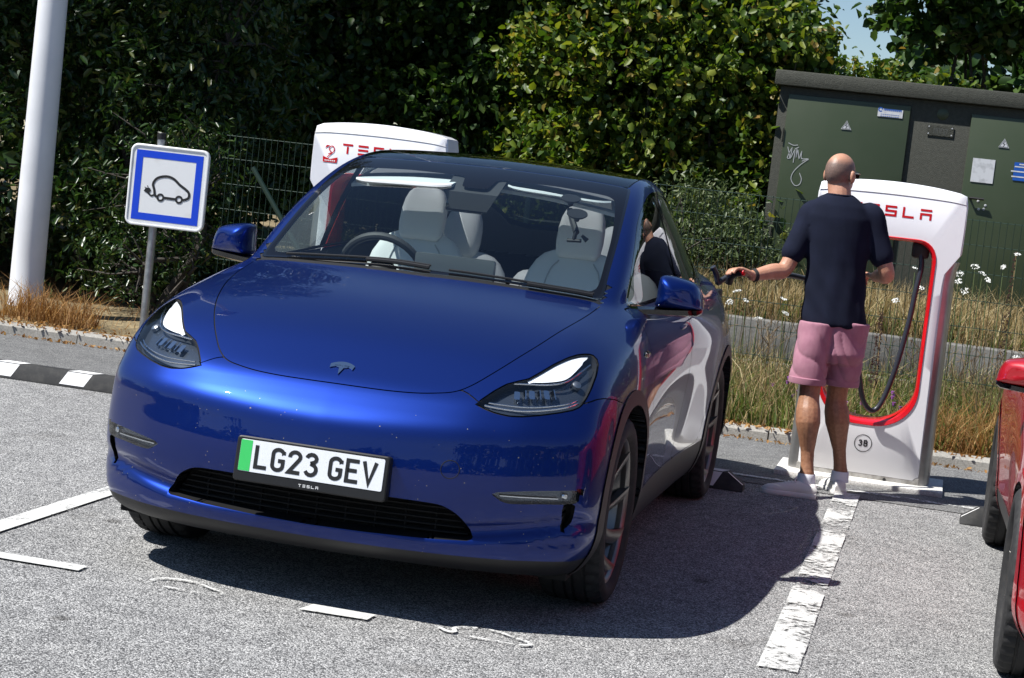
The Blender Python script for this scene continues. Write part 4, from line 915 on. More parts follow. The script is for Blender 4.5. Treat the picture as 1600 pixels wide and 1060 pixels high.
def make_charger():
    ch=empty('charger',(0,0,0))
    out=[(.354,.045),(.355,.60),(.352,1.22),(.356,1.285),(.378,1.335),(.41,1.362),(.432,1.385),(.434,1.55),(.432,1.68),(.428,1.722)]
    top=crom([(.428,1.722),(.415,1.742),(.38,1.752),(.22,1.772),(0,1.781),(-.22,1.772),(-.38,1.752),(-.415,1.742),(-.428,1.722)],4)[1:-1]
    O=out+[(a,c) for a,c in top]+[(-a,c) for a,c in out[::-1]]
    def dens(P,n=120):
        A=np.array(P+[P[0]]); s=np.r_[0,np.cumsum(np.linalg.norm(np.diff(A,axis=0),axis=1))]; t=np.linspace(0,s[-1],n+1)[:-1]; return [(float(np.interp(q,s,A[:,0])),float(np.interp(q,s,A[:,1]))) for q in t]
    def by_angle(P,cx,cz,n=144):
        A=np.array(dens(P,1400)); an=np.arctan2(A[:,1]-cz,A[:,0]-cx); o=np.argsort(an); r=[]
        for k in range(n):
            t=-math.pi+2*math.pi*k/n; j=o[min(len(o)-1,np.searchsorted(an[o],t))]; r.append(tuple(A[j]))
        return r
    n=144; Oo=by_angle(O,0,.93,n); Hh=by_angle(hole_outline(.292,1.462,.345),0,.93,n); Hi=by_angle(hole_outline(.268,1.442,.375),0,.93,n)
    def ring(P,y,k=0,c=(0,.93)):
        r=[]
        for a,z_ in P:
            d=math.hypot(a-c[0],z_-c[1]); f=(d-k)/d; r.append((c[0]+(a-c[0])*f,y,c[1]+(z_-c[1])*f))
        return r
    D=.15
    def strip(rings,closed=True):
        V=[p for r in rings for p in r]; Fc=[]
        for i in range(len(rings)-1):
            for k in range(n): Fc.append((i*n+k,(i+1)*n+k,(i+1)*n+(k+1)%n,i*n+(k+1)%n))
        return V,Fc
    b=MB(); b.add(*strip([ring(Oo,-D+.03),ring(Oo,-D+.010,.004),ring(Oo,-D,.016),ring(Hh,-D,-.0)])); b.build('front_shell',MT['chg_white'],ch,deg=45)
    b=MB(); b.add(*strip([ring(Hh,D,-.0),ring(Oo,D,.016),ring(Oo,D-.010,.004),ring(Oo,D-.03)])); b.build('back_shell',MT['chg_white'],ch,deg=45)
    b=MB(); b.add(*strip([ring(Hh,-D+.0),ring(Hh,-D-.006,.004),ring(Hi,-D-.002,-.012),ring(Hi,-D+.03),ring(Hi,D-.03),ring(Hh,D+.004,.0)])); b.build('red_surround',MT['chg_red'],ch,deg=45)
    b=MB()   # aluminium flank, white above the step
    lowk=[k for k in range(n)]
    V,Fc=strip([ring(Oo,-D+.03),ring(Oo,D-.03)]); Fl=[f for f in Fc if np.mean([V[i][2] for i in f])<1.33]; Fu=[f for f in Fc if np.mean([V[i][2] for i in f])>=1.33]
    use=sorted({i for f in Fu for i in f}); mp={i:k for k,i in enumerate(use)}; b.add([V[i] for i in use],[tuple(mp[i] for i in f) for f in Fu]); b.build('crown_shell',MT['chg_white'],ch,deg=45)
    for s in (1,-1):
        b=MB(); b.loft([[(s*px,py,zz) for px,py in ((a-.012,-.135),(a+.035,-.130),(a+.062,-.105),(a+.074,0),(a+.062,.105),(a+.035,.130),(a-.012,.135),(a-.02,0))] for zz,a in ((.03,.345),(.60,.342),(1.22,.336),(1.30,.342),(1.352,.355))]); b.build('flank',MT['chg_silver'],ch,deg=50)
    b=MB(); b.box((0,0,.038),(.716,.296,.075),bev=.006); b.build('foot',MT['foot'],ch)
    b=MB(); b.tube([(.16,-.148,.04),(.16,-.153,.04)],.010,12); b.build('foot_bolt',MT['ink'],ch)
    b=MB(); P=crom([(.428,1.688),(.3,1.700),(0,1.706),(-.3,1.700),(-.428,1.688)],6); b.tube([(a,-D-.0012,c) for a,c in P],.0016,5); b.build('crown_seam',MT['foot'],ch)
    Mt=facing(0,-D-.0015,0)
    tesla_word(lambda q:q.build('letter',MT['chg_red'],ch,False),-.235,1.578,.062,Mt,0,1.62)
    b=MB(); b.box((.195,0,1.40),(.10,.16,.10),bev=.02); b.build('cable_socket',MT['blackpl'],ch)
    return ch
chA=make_charger()
chA.location=(1.652,4.50,.0); tag(chA,'white charging post numbered 3B with red lined opening beside the man','charging post','charging posts')
chB=copy_tree(chA); chB.location=(-1.48,4.50,0); tag(chB,'white charging post with a red bird sticker rising behind the blue car roof','charging post','charging posts')
b=MB(); Mt=facing(.012,-.152,.236)
b.ribbon([(.050*math.cos(t),.050*math.sin(t)) for t in np.linspace(0,2*math.pi,33)[:-1]],.0042,Mt,closed=True); b.build('number_ring',MT['ink'],chA,False)
for ch_,ox in (('3',-.026),('B',.004)):
    b=MB()
    for st in strokes(ch_): b.ribbon([(ox+u*.033,-.017+v*.036) for u,v in st],.0075,Mt); 
    b.build('number',MT['ink'],chA,False)
Mt=facing(-.31,-.152,1.565)
b=MB(); b.prism([(-.045,-.05),(.045,-.05),(.048,-.015),(0,-.03),(-.048,-.015)],0,.0006,Mt); b.build('sticker',MT['chg_red'],chB,False)
b=MB(); b.ribbon(crom([(-.02,-.02),(.0,.0),(.02,.02),(.018,.045),(0,.05),(-.012,.03),(.005,.012),(-.015,.0)],4),.006,Mt,z=.0004); b.build('sticker_bird',MT['chg_red'],chB,False)
b=MB(); b.prism([(-.03,.055),(-.005,.055),(-.04,.035)],0,.0006,Mt); b.build('sticker_flag',MT['chg_red'],chB,False)
b=MB()
for k in range(6): b.ribbon([(-.034+k*.012,-.040),(-.026+k*.012,-.038)],.008,Mt,z=.0012)
b.build('sticker_text',MT['whiteprint'],chB,False)
# cable of the near charger: socket, loop, up behind the man towards the car
b=MB(); arm_=[tuple(pix(px,py,1,Y)) for px,py,Y in ((1300,440,3.95),(1262,436,3.86),(1232,430,3.76),(1205,432,3.66),(1180,431,3.58),(1150,428,3.52),(1128,438,3.47))]
P=crom([(1.848,4.44,1.40),(1.862,4.42,1.30),(1.848,4.40,1.15),(1.832,4.38,.96),(1.795,4.36,.71),(1.742,4.34,.50),(1.690,4.32,.437),(1.632,4.28,.50),(1.592,4.22,.66),(1.555,4.14,.85),(1.50,4.05,1.02)]+arm_+[tuple(pix(1122,442,1,3.45)),tuple(pix(1119,428,1,3.44)),tuple(pix(1114,417,1,3.42))],8)
b.tube(P,.0155,12); tag(b.build('charging_cable',MT['cable'],None),'black charging cable looping through the opening of post 3B to the car','cable')
# plinths
for cx,lb in ((1.665,'white painted plinth under charging post 3B'),(-1.48,'white painted plinth under the charging post behind the blue car')):
    b=MB(); b.box((cx,4.49,.014),(.975,.60,.036),bev=.006); tag(b.build('plinth',MT['plinth'],None),lb,'plinth','charger plinths')
# connector held at the car
b=MB(); b.tube(crom([(.935,3.40,1.178),(.90,3.415,1.172),(.872,3.43,1.150),(.862,3.445,1.110)],5),[.016,.017,.018,.019,.020,.020,.021,.021,.022,.022,.022,.022,.021,.02,.02,.02][:16],12)
hd=b.build('charging_plug',MT['blackpl'],None); tag(hd,'black charging plug gripped by the man at the rear of the blue car','plug')
b=MB(); b.tube([(.945,3.398,1.181),(.918,3.408,1.180)],.0172,12); b.build('red_button',MT['chg_red'],hd)
# ---------------------------------------------------------------- substation cabinet, fence
YC=12.0
MT['cab']=mat('cabinet_render',(.036,.038,.029),.75,bump=(140,.9,.006),noise=(30,(.050,.052,.041),.4,.7))
MT['cabdoor']=mat('cabinet_door',(.034,.050,.022),.42,noise=(3,(.041,.056,.028),.4,.7))
MT['scratch']=mat('scratch_pale',(.42,.43,.45),.6)
MT['sign_blue2']=mat('label_blue',(.01,.09,.42),.4)
MT['paper']=mat('label_white',(.62,.63,.66),.45,noise=(18,(.45,.46,.48),.5,.7))
cb=tag(empty('substation_cabinet',(1.6,YC,.5)),'dark green electricity cabinet with flat roof, steel doors and warning triangles','cabinet')
cl=cb.location
def cp(px,py,off=0): q=pix(px,py,1,YC-off); return q-cl
def zz6(u,v): return (1200+u/2.65,80+v/2.65)
TL=cp(1213,108,.075); Zt=TL.z; XL=TL.x; WL=cp(*zz6(52,150)).x; ZS=cp(*zz6(35,137),.075).z
XR=XL+4.6
b=MB(); b.box(((XL+XR)/2,1.0,(Zt+ZS)/2),(XR-XL,2.15,Zt-ZS),bev=.012); b.build('roof',MT['cab'],cb)
b=MB(); b.box(((WL+XR-.1)/2,1.0,(ZS-.3)/2),(XR-.1-WL,2.0,ZS+.296),bev=.008); b.build('wall',MT['cab'],cb)
def door(u0,v0,u1,v1,xr=None):
    a=cp(*zz6(u0,v0)); c=cp(*zz6(u1,v1)) if xr is None else None
    x0=a.x; x1=c.x if c else xr; zt=a.z
    b=MB(); b.box(((x0+x1)/2,-.012,(zt+.02)/2),(x1-x0,.035,zt-.02),bev=.006); d=b.build('door',MT['cabdoor'],cb); return d,x0,x1,zt
d1,x0,x1,zt=door(88,178,593,230); d2,x2,x3,zt2=door(845,262,0,0,cp(*zz6(845,262)).x+1.35)
for q in (.25,.8,1.75):
    b=MB(); b.tube([(x0-.012,-.035,q-.07),(x0-.012,-.035,q+.07)],.011,8); b.build('hinge',MT['cab'],d1)
def plate(name,m,u0,v0,u1,v1,par,off=.032):
    a=cp(*zz6(u0,v0),off); c=cp(*zz6(u1,v1),off); b=MB(); b.box(((a.x+c.x)/2,-off-.002,(a.z+c.z)/2),(abs(c.x-a.x),.004,abs(a.z-c.z))); return b.build(name,m,par,False),a,c
p1,a,c=plate('maker_label',MT['paper'],457,236,556,280,d1)
Mp=facing((a.x+c.x)/2,-.037,(a.z+c.z)/2)
b=MB(); b.ribbon([(-.095+.018*math.cos(t),.028+.018*math.sin(t)) for t in np.linspace(0,5.5,14)],.010,Mp)
for k,ch_ in enumerate('ORMAZABAL'): b.ribbon([(-.062+k*.019,.020),(-.062+k*.019,.036),(-.050+k*.019,.036),(-.050+k*.019,.020)],.006,Mp)
for r_ in (-.015,-.033): 
    for k in range(9): b.ribbon([(-.09+k*.02,r_),(-.076+k*.02,r_)],.005,Mp)
b.build('label_text',MT['sign_blue2'],p1,False)
for (u,v,dd) in ((325,308,d1),(978,383,d2)):
    q=cp(*zz6(u,v),.034); Mp=facing(q.x,-.033,q.z)
    b=MB(); b.prism([(-.050,-.040),(.050,-.040),(0,.047)],0,.003,Mp); t=b.build('warning_triangle',MT['paper'],dd,False)
    b=MB(); b.ribbon([(.004,.022),(-.010,-.004),(.008,-.006),(-.004,-.030)],.006,Mp,z=.0036); b.ribbon([(-.040,-.034),(.040,-.034),(0,.036)],.004,Mp,z=.0034,closed=True); b.build('bolt_symbol',MT['ink'],t,False)
p2,a,c=plate('name_plate',MT['cab'],662,305,765,358,cb,.006)
for sx in (a.x+.015,c.x-.015):
    for sz in (a.z-.015,c.z+.015):
        b=MB(); b.lathe([(0,.004),(.006,.003),(.008,0)],10,facing(sx,-.009,sz)); b.build('screw',MT['scratch'],p2)
Mp=facing((a.x+c.x)/2,-.0105,(a.z+c.z)/2); b=MB()
for k in range(4): b.ribbon([(-.06+k*.034,-.03),(-.06+k*.034,.022),(-.04+k*.034,.022),(-.04+k*.034,-.02)],.004,Mp)
b.build('plate_text',mat('faint_text',(.09,.095,.09),.5),p2,False)
q=cp(*zz6(724,262)); b=MB(); b.lathe([(0,.006),(.048,.005),(.056,.0)],24,facing(q.x,-.002,q.z)); b.build('round_vent',MT['cabdoor'],cb)
p3,a,c=plate('notice_sheet',MT['paper'],850,442,929,550,d2)
p4,a,c=plate('blue_notice',MT['sign_blue2'],1022,460,1105,545,d2); b=MB(); Mp=facing((a.x+c.x)/2,-.0375,(a.z+c.z)/2)
for r_,w_ in ((.07,.06),(.045,.10),(.0,.13),(-.05,.12)): b.ribbon([(-w_,r_),(w_,r_)],.012,Mp)
b.build('notice_text',MT['paper'],p4,False)
q=cp(*zz6(835,608),.05); q2=cp(*zz6(885,612),.05); b=MB(); b.tube([(q.x,-.03,q.z),(q.x,-.07,q.z),(q2.x+.02,-.075,q.z)],.012,8); b.build('door_handle',MT['blackpl'],d2)
for (u,v) in ((872,655),(893,655),(870,622),(900,640)):
    q=cp(*zz6(u,v),.034); b=MB(); b.lathe([(0,.003),(.010,.002),(.013,0)],12,facing(q.x,-.031,q.z)); b.build('key_hole',MT['scratch'],d2)
G_=lambda P:[(cp(*zz6(u,v),.032).x,cp(*zz6(u,v),.032).z) for u,v in P]
b=MB(); Mp=facing(0,-.0335,0)
for st in ([(82,396),(90,440),(80,440),(100,400),(92,445),(112,408),(104,462)],[(120,405),(116,440),(124,410),(128,445),(140,415),(138,445),(165,446),(140,456)],[(112,405),(128,398)],[(168,448),(135,470),(105,500),(95,530),(110,556),(130,552),(138,530),(130,505)],[(85,380),(105,390),(124,389)]):
    b.ribbon(G_(crom(st,3)),.007,Mp)
b.build('scratched_tag',MT['scratch'],d1,False)
# fence
MT['fence']=mat('fence_green',(.014,.036,.024),.5)
fe=tag(empty('wire_fence',(0,7.3,.03)),'dark green welded wire fence with posts between the kerb and the cabinet','fence')
x_=-3.66
while x_<7.6:
    b=MB()
    for k in range(49):
        a=x_+.05+k*.05; b.tube([(a,0,.0),(a,0,1.60)],.0026,3,caps=False)
    for k in range(9): b.tube([(x_+.02,.005,.01+.2*k-(.02 if k==8 else 0)),(x_+2.48,.005,.01+.2*k-(.02 if k==8 else 0))],.0033,3,caps=False)
    kind(b.build('mesh_panel',MT['fence'],fe,True,deg=0),'stuff')
    x_+=2.5; b=MB(); b.box((x_,.03,.82),(.045,.045,1.64),bev=.006); b.build('post',MT['fence'],fe)
q0=pix(395,262,1,7.25)-fe.location; q1=pix(436,336,1,7.25)-fe.location
b=MB(); b.tube([q0,q1,q1+(q1-q0)*1.6],.02,8); b.build('brace',MT['fence'],fe)
# ---------------------------------------------------------------- plants
def leaf_mat(name,stops,trans=.35,rough=.45,spec=.4):
    m,n,l,b=nt(name); g=n.new('ShaderNodeNewGeometry'); c=ramp(n,l,g.outputs['Random Per Island'],stops)
    l.new(c,b.inputs['Base Color']); b.inputs['Roughness'].default_value=rough; b.inputs['Specular IOR Level'].default_value=spec
    t=n.new('ShaderNodeBsdfTranslucent'); hs=n.new('ShaderNodeHueSaturation'); hs.inputs['Value'].default_value=1.5; hs.inputs['Saturation'].default_value=1.1; l.new(c,hs.inputs['Color']); l.new(hs.outputs[0],t.inputs[0])
    mx=n.new('ShaderNodeMixShader'); mx.inputs[0].default_value=trans; l.new(b.outputs[0],mx.inputs[1]); l.new(t.outputs[0],mx.inputs[2]); l.new(mx.outputs[0],n['Material Output'].inputs[0]); return m
MT['hazel']=leaf_mat('hazel_leaf',[(0,(.026,.060,.010)),(.35,(.058,.108,.015)),(.66,(.115,.165,.020)),(.90,(.22,.25,.035)),(1,(.24,.15,.04))])
MT['maple']=leaf_mat('maple_leaf',[(0,(.018,.045,.010)),(.6,(.035,.080,.014)),(1,(.075,.125,.020))],.28)
MT['laurel']=leaf_mat('laurel_leaf',[(0,(.012,.032,.008)),(.6,(.026,.058,.012)),(.92,(.050,.085,.016)),(1,(.10,.10,.025))],.22,.33)
MT['willow']=leaf_mat('shrub_leaf',[(0,(.05,.075,.03)),(.6,(.085,.12,.045)),(1,(.13,.16,.06))],.3)
MT['bark']=mat('bark',(.035,.03,.024),.9,noise=(12,(.07,.06,.05),.4,.65),bump=(40,.6,.01))
def leaves(C,size,rng,aspect=.55,up=.35,droop=.25,out=None):
    """one folded leaf (two quads) at each centre; returns arrays"""
    n=len(C); d=rng.normal(size=(n,3)); d[:,2]-=droop
    if out is not None: d+=out*.9
    d/=np.linalg.norm(d,axis=1,keepdims=True)
    nn=rng.normal(size=(n,3)); nn[:,2]+=up*2.2; nn-=d*(nn*d).sum(1,keepdims=True); nn/=np.linalg.norm(nn,axis=1,keepdims=True); s=np.cross(d,nn)
    L=size*rng.uniform(.45,1.45,(n,1)); W=L*aspect*.5
    A=C-d*L*.5; T=C+d*L*.5-nn*L*.10; f=nn*W*.35
    M1=C+s*W*.85+f-d*L*.24; M2=C+s*W*.9+f+d*L*.14-nn*L*.02; M3=C-s*W*.9+f+d*L*.14-nn*L*.02; M4=C-s*W*.85+f-d*L*.24
    V=np.stack([A,M1,M2,T,M3,M4],1).reshape(-1,3); k=np.arange(n)*6
    Fc=np.concatenate([np.stack([k,k+1,k+2,k+3],1),np.stack([k,k+3,k+4,k+5],1)]); return V,Fc
def mesh_np(name,V,Fc,m,parent=None,loc=None,smooth=False):
    me=bpy.data.meshes.new(name); n=len(V); k=Fc.shape[1]; me.vertices.add(n); me.vertices.foreach_set('co',np.ascontiguousarray(V,dtype=np.float32).ravel())
    me.loops.add(Fc.size); me.loops.foreach_set('vertex_index',Fc.astype(np.int32).ravel()); me.polygons.add(len(Fc)); me.polygons.foreach_set('loop_start',np.arange(0,Fc.size,k,dtype=np.int32))
    me.update(calc_edges=True); me.validate(); me.materials.append(m)
    if smooth: me.polygons.foreach_set('use_smooth',[True]*len(me.polygons))
    o=bpy.data.objects.new(name,me); link(o); o.parent=parent
    if loc: o.location=loc
    return o
def tree(name,label,base,blobs,nclump,per,size,m,seed,aspect=.6,stems=3,spread=.30,cat='tree',group=None,inner=.55,hbase=0):
    """blobs: ellipsoids (cx,cy,cz,rx,ry,rz) relative to the base; twigs run from the stems to each leaf clump"""
    nclump=int(nclump*.55); per=int(per*1.85)
    rng=np.random.default_rng(seed); t=tag(empty(name,base),label,cat,group)
    w=np.array([q[3]*q[4]*q[5] for q in blobs])**.67; w/=w.sum(); CC=[];OUT=[]
    for q,k in zip(blobs,rng.multinomial(nclump,w)):
        d=rng.normal(size=(k,3)); d/=np.linalg.norm(d,axis=1,keepdims=True); r=rng.uniform(inner**3,1.08,(k,1))**(1/3); CC.append(np.array(q[:3])+d*r*np.array(q[3:])); OUT.append(d)
    CC=np.concatenate(CC); OUT=np.concatenate(OUT); ok=CC[:,2]>.12; CC=CC[ok]; OUT=OUT[ok]
    ax=OUT+rng.normal(size=OUT.shape)*.6; ax[:,2]+=.1; ax/=np.linalg.norm(ax,axis=1,keepdims=True)
    u=rng.uniform(-1,1,(len(CC),per,1)); tw_=rng.normal(size=(len(CC),4,3))*.75+ax[:,None]; tw_/=np.linalg.norm(tw_,axis=2,keepdims=True); tw_=tw_[np.arange(len(CC))[:,None],rng.integers(0,4,(len(CC),per))]
    P=CC[:,None]+tw_*u*spread*1.15+rng.normal(size=(len(CC),per,3))*spread*.13
    o=np.repeat(OUT,per,0); P=P.reshape(-1,3); ok=P[:,2]>.05
    V,Fc=leaves(P[ok],size,rng,aspect,out=o[ok]*.5); mesh_np('crown',V,Fc,m,t)
    b=MB(); zc=max(q[2] for q in blobs)
    tops=[]
    for k in range(stems):
        a=rng.uniform(0,6.28); top=CC[rng.integers(len(CC))]*.8; p0=np.array([math.cos(a)*.12,math.sin(a)*.12,-.1]); mid_=(p0+top)*.5+rng.normal(size=3)*.18; P_=crom([p0,p0*.6+mid_*.4,mid_,top],4); r_=np.linspace(.055,.012,len(P_))*(1+.4*(stems<3)); b.tube(P_,list(r_),6); tops.append(P_)
    nd=np.array([p for P_ in tops for p in P_[4:]])
    for k in rng.choice(len(CC),min(len(CC),150),replace=False):
        j=((nd-CC[k])**2).sum(1).argmin(); m_=(nd[j]+CC[k])*.5+rng.normal(size=3)*.08; b.tube([nd[j],m_,CC[k]],[.012,.008,.003],4,caps=False)
    b.build('trunk',MT['bark'],t); return t
# dark hedge on the left (tall; out-of-view overhang blobs added to shade it and what lies behind)
GH='shrubs of the dark hedge'; GT='trees behind the fence'
tree('hedge_shrub','tall dark glossy evergreen shrub directly behind the white lamp post',(-6.6,9.0,.05),[(0,0,1.5,1.5,1.0,1.7),(-.3,.2,3.2,1.7,1.2,1.6),(-1.8,-.9,6.0,2.1,1.4,1.2)],1550,28,.092,MT['laurel'],1,.42,4,.32,'shrub',GH)
tree('hedge_shrub','tall dark evergreen shrub behind the charging sign, its right edge lit',(-4.75,8.95,.05),[(0,0,1.4,.95,.9,1.6),(.15,.1,2.8,.95,1.0,1.5),(-1.0,-.9,6.0,2.0,1.4,1.2),(-.2,.2,4.6,1.3,1.2,1.2)],1700,28,.088,MT['laurel'],2,.40,4,.28,'shrub',GH)
tree('hedge_shrub','tall dark evergreen shrub at the far end of the hedge past the lamp post',(-8.9,9.0,.05),[(0,0,1.8,1.4,1.0,1.9),(0,.2,4.5,1.6,1.2,2.0)],700,24,.11,MT['laurel'],3,.42,4,.34,'shrub',GH)
tree('privet','young privet with upright leafy shoots in front of the dark hedge',(-4.3,7.9,.05),[(0,0,.7,.55,.4,.75),(.1,0,1.3,.35,.3,.45),(-.5,0,.9,.35,.3,.9)],190,22,.055,MT['laurel'],4,.38,5,.30,'shrub')
# behind the fence
tree('background_tree','tall dark tree out of view behind the hedge, added to shade the gap',(-9.5,11.8,.3),[(0,0,6.2,2.3,1.7,1.8),(1.0,-.2,7.8,2.2,1.6,1.5),(-1.2,.2,4.2,1.8,1.3,1.6)],900,24,.14,MT['maple'],15,.7,3,.42,'tree',GT)  # unseen tree, added to cast shade on the gap past the hedge
tree('background_tree','dark leafy tree in the gap between hedge and hazels',(-3.9,13.6,.5),[(0,0,1.4,1.8,1.0,1.5),(-.4,.3,3.3,2.1,1.2,1.7),(1.3,.4,3.0,1.4,1.0,1.7)],1700,28,.095,MT['maple'],6,.7,3,.34,'tree',GT)
tree('hazel','bushy hazel with yellow-green leaves behind the blue car roof',(-1.6,13.0,.5),[(0,0,1.0,1.3,.9,1.1),(.3,-.1,2.3,1.35,1.0,1.2),(-.3,.2,3.7,1.2,1.0,1.0)],1600,28,.086,MT['hazel'],7,.72,5,.28,'tree',GT)
tree('hazel','bushy hazel with yellow-green leaves next to the cabinet',(-.05,12.9,.5),[(0,0,1.0,1.0,.8,1.1),(-.1,0,2.2,.85,.8,.95),(-.8,.2,3.0,.8,.8,.9)],1350,28,.084,MT['hazel'],8,.72,5,.26,'tree',GT)
tree('willow_bush','low grey-green bush behind the fence left of the cabinet',(-.45,11.2,.5),[(0,0,.55,.75,.5,.65),(.5,.1,.5,.5,.4,.5),(-.7,0,.45,.5,.4,.5)],380,26,.055,MT['willow'],9,.35,5,.22,'shrub')
tree('background_tree','dark loose-leaved tree showing sky beside its crown left of the cabinet corner',(-1.7,17.0,.4),[(0,0,1.6,1.9,1.0,1.6),(.2,0,3.6,1.5,1.0,1.3),(1.1,.2,2.6,.9,.8,1.1)],1000,24,.10,MT['maple'],10,.45,4,.32,'tree',GT)
tree('maple','maple with thin bare stems under its crown behind the cabinet',(2.2,16.2,.4),[(-.55,0,3.75,.85,.9,.62),(.3,0,3.95,1.0,.9,.72),(1.2,.1,3.8,.9,.8,.7),(.4,.4,4.9,1.3,1.1,.8)],800,24,.12,MT['maple'],11,.85,9,.26,'tree',GT)
tree('bramble','low bramble with pale leaves along the back of the cabinet roof',(2.0,14.8,.4),[(-1.2,0,1.6,.8,.5,1.05),(-1.45,0,2.25,.55,.4,.78),(-.9,0,2.2,.5,.4,.72),(-.3,0,1.6,.9,.5,1.12),(.9,0,1.6,1.2,.5,1.08),(2.3,0,1.5,1.0,.5,1.1)],820,24,.075,MT['hazel'],12,.70,5,.24,'shrub')
tree('background_tree','dark tree behind the maple at the right end of the cabinet',(4.3,18.0,.4),[(0,0,2.6,1.5,1.0,2.0),(-.3,0,4.6,1.4,1.2,1.4)],600,24,.12,MT['maple'],13,.8,3,.36,'tree',GT)
tree('background_tree','dense dark tree filling the back of the gap behind the hedge',(-7.0,15.0,.4),[(0,0,2,2.4,1.2,2.4),(1.0,0,4,2.4,1.3,1.6)],1000,24,.13,MT['maple'],14,.8,3,.40,'tree',GT)
rw=np.random.default_rng(77); n_=26000; X=rw.uniform(-17,14,n_); hmax=np.interp(X,[-17,-1.6,-.7,.3,1.2,11],[5.2,4.6,3.3,3.2,4.6,5.0])+.25*np.sin(X*3)+.2*np.sin(X*7+1); Zz=rw.uniform(0,1,n_)**.8*hmax
V,Fc=leaves(np.stack([X,24+rw.normal(0,.6,n_),Zz],1),.30,rw,.7); o=mesh_np('woodland',V,Fc,MT['maple']); kind(o,'stuff'); tag(o,'dark woodland closing the view behind the separate trees','woodland')
# woodland edge round the car park behind the camera, seen only as reflections
for nm,P0,P1,lb in (('treeline',(-60,-46),(60,-46),'line of trees closing the car park behind the camera'),('treeline',(34,-46),(34,26),'line of trees along the right side of the car park'),('treeline',(-48,-46),(-48,12),'line of trees along the left side of the car park')):
    n_=5000; u=rw.uniform(0,1,n_); hh=(5.5+1.5*np.sin(u*31)+1.1*np.sin(u*83+1))*rw.uniform(0,1,n_)**.8
    V,Fc=leaves(np.stack([P0[0]+(P1[0]-P0[0])*u+rw.normal(0,.8,n_),P0[1]+(P1[1]-P0[1])*u+rw.normal(0,.8,n_),hh],1),1.1,rw,.8); o=mesh_np(nm,V,Fc,MT['maple']); kind(o,'stuff'); tag(o,lb,'trees')
# ---- grass and weeds
def blades(n,xr,yr,zf,h,w,rng,lean=.35,mask=None):
    X=rng.uniform(*xr,n); Y=rng.uniform(*yr,n)
    if mask is not None:
        k=mask(X,Y,rng); X=X[k]; Y=Y[k]; n=len(X)
    Z=np.array([zf(a,c) for a,c in zip(X,Y)])-.01; B=np.stack([X,Y,Z],1)
    a=rng.uniform(0,6.283,n); H=rng.uniform(h[0],h[1],n)*rng.uniform(.5,1,n); le=rng.normal(0,lean,(n,2))*H[:,None]
    s=np.stack([np.cos(a),np.sin(a),np.zeros(n)],1)*(w*rng.uniform(.6,1.3,n))[:,None]
    mid_=B+np.stack([le[:,0]*.3,le[:,1]*.3,H*.55],1); top=B+np.stack([le[:,0],le[:,1],H*rng.uniform(.8,1,n)],1)
    V=np.stack([B-s,B+s,mid_+s*.8,mid_-s*.8,top],1).reshape(-1,3); k=np.arange(n)*5
    Fc=np.concatenate([np.stack([k,k+1,k+2],1),np.stack([k,k+2,k+3],1),np.stack([k+3,k+2,k+4],1)]); return V,Fc
MT['straw']=leaf_mat('straw',[(0,(.20,.13,.055)),(.4,(.34,.25,.12)),(.8,(.46,.37,.20)),(1,(.56,.48,.30))],.25,.7,.2)
MT['grass']=leaf_mat('green_grass',[(0,(.05,.075,.018)),(.6,(.10,.14,.03)),(1,(.22,.23,.07))],.3,.6,.2)
MT['rust']=leaf_mat('rusty_grass',[(0,(.16,.07,.025)),(.6,(.32,.17,.06)),(1,(.46,.30,.13))],.25,.7,.2)
rg=np.random.default_rng(5)
def grass(name,label,*a,m=None,**k):
    V,Fc=blades(*a,rng=rg,**k); o=mesh_np(name,V,Fc,m); kind(o,'stuff'); tag(o,label,'grass'); return o
grass('dry_grass','dry straw-coloured grass on the verge between kerb and fence',28000,(-2.2,6),(5.95,9.3),verge_z,(.10,.62),.0035,m=MT['straw'],mask=lambda X,Y,r:r.uniform(size=len(X))<.35+.5*np.sin(X*2.1)*np.sin(X*.7+Y))
grass('green_weeds','low green grass and weeds on the verge behind the kerb',32000,(-3,6),(5.95,9.3),verge_z,(.08,.44),.005,m=MT['grass'],lean=.6)
grass('rusty_grass','rust-coloured dead grass by the kerb right of post 3B',7000,(1.9,4.5),(5.9,6.9),verge_z,(.10,.50),.0032,m=MT['rust'],lean=.6)
grass('wall_weeds','tall mixed weeds growing up in front of the concrete wall',7000,(-1.5,5),(8.3,9.25),verge_z,(.15,.55),.0045,m=MT['grass'],lean=.4)
grass('bank_grass','tall bleached grass on the bank in front of the cabinet',30000,(-2.5,5),(9.85,12),bank_z,(.12,.62),.004,m=MT['straw'])
grass('bank_weeds','green weeds among the bleached grass on the bank',16000,(-4,5),(9.85,12.6),bank_z,(.10,.45),.006,m=MT['grass'],lean=.6)
grass('tuft','dry rusty grass tuft at the foot of the lamp post',1100,(-4.95,-4.3),(6.2,6.8),verge_z,(.10,.40),.003,m=MT['rust'],lean=.5)
grass('hedge_litter','sparse dead grass in front of the dark hedge',1600,(-9,-2.5),(6.3,8.6),verge_z,(.04,.20),.003,m=MT['rust'],lean=.9)
V=[];Fc=[]
lp_=np.stack([rg.uniform(-9,5,3600),5.60+np.abs(rg.normal(0,.28,3600)),np.zeros(3600)],1); lp_[:,2]=np.where(lp_[:,1]>5.86,.075,np.where(lp_[:,1]>5.70,.085,.012)); lp_[lp_[:,1]<5.6,1]+=.1
V,Fc=leaves(lp_,.035,rg,.5,1.5,0); o=mesh_np('leaf_litter',V,Fc,MT['rust']); kind(o,'stuff'); tag(o,'brown dead leaves scattered along the kerb','litter')
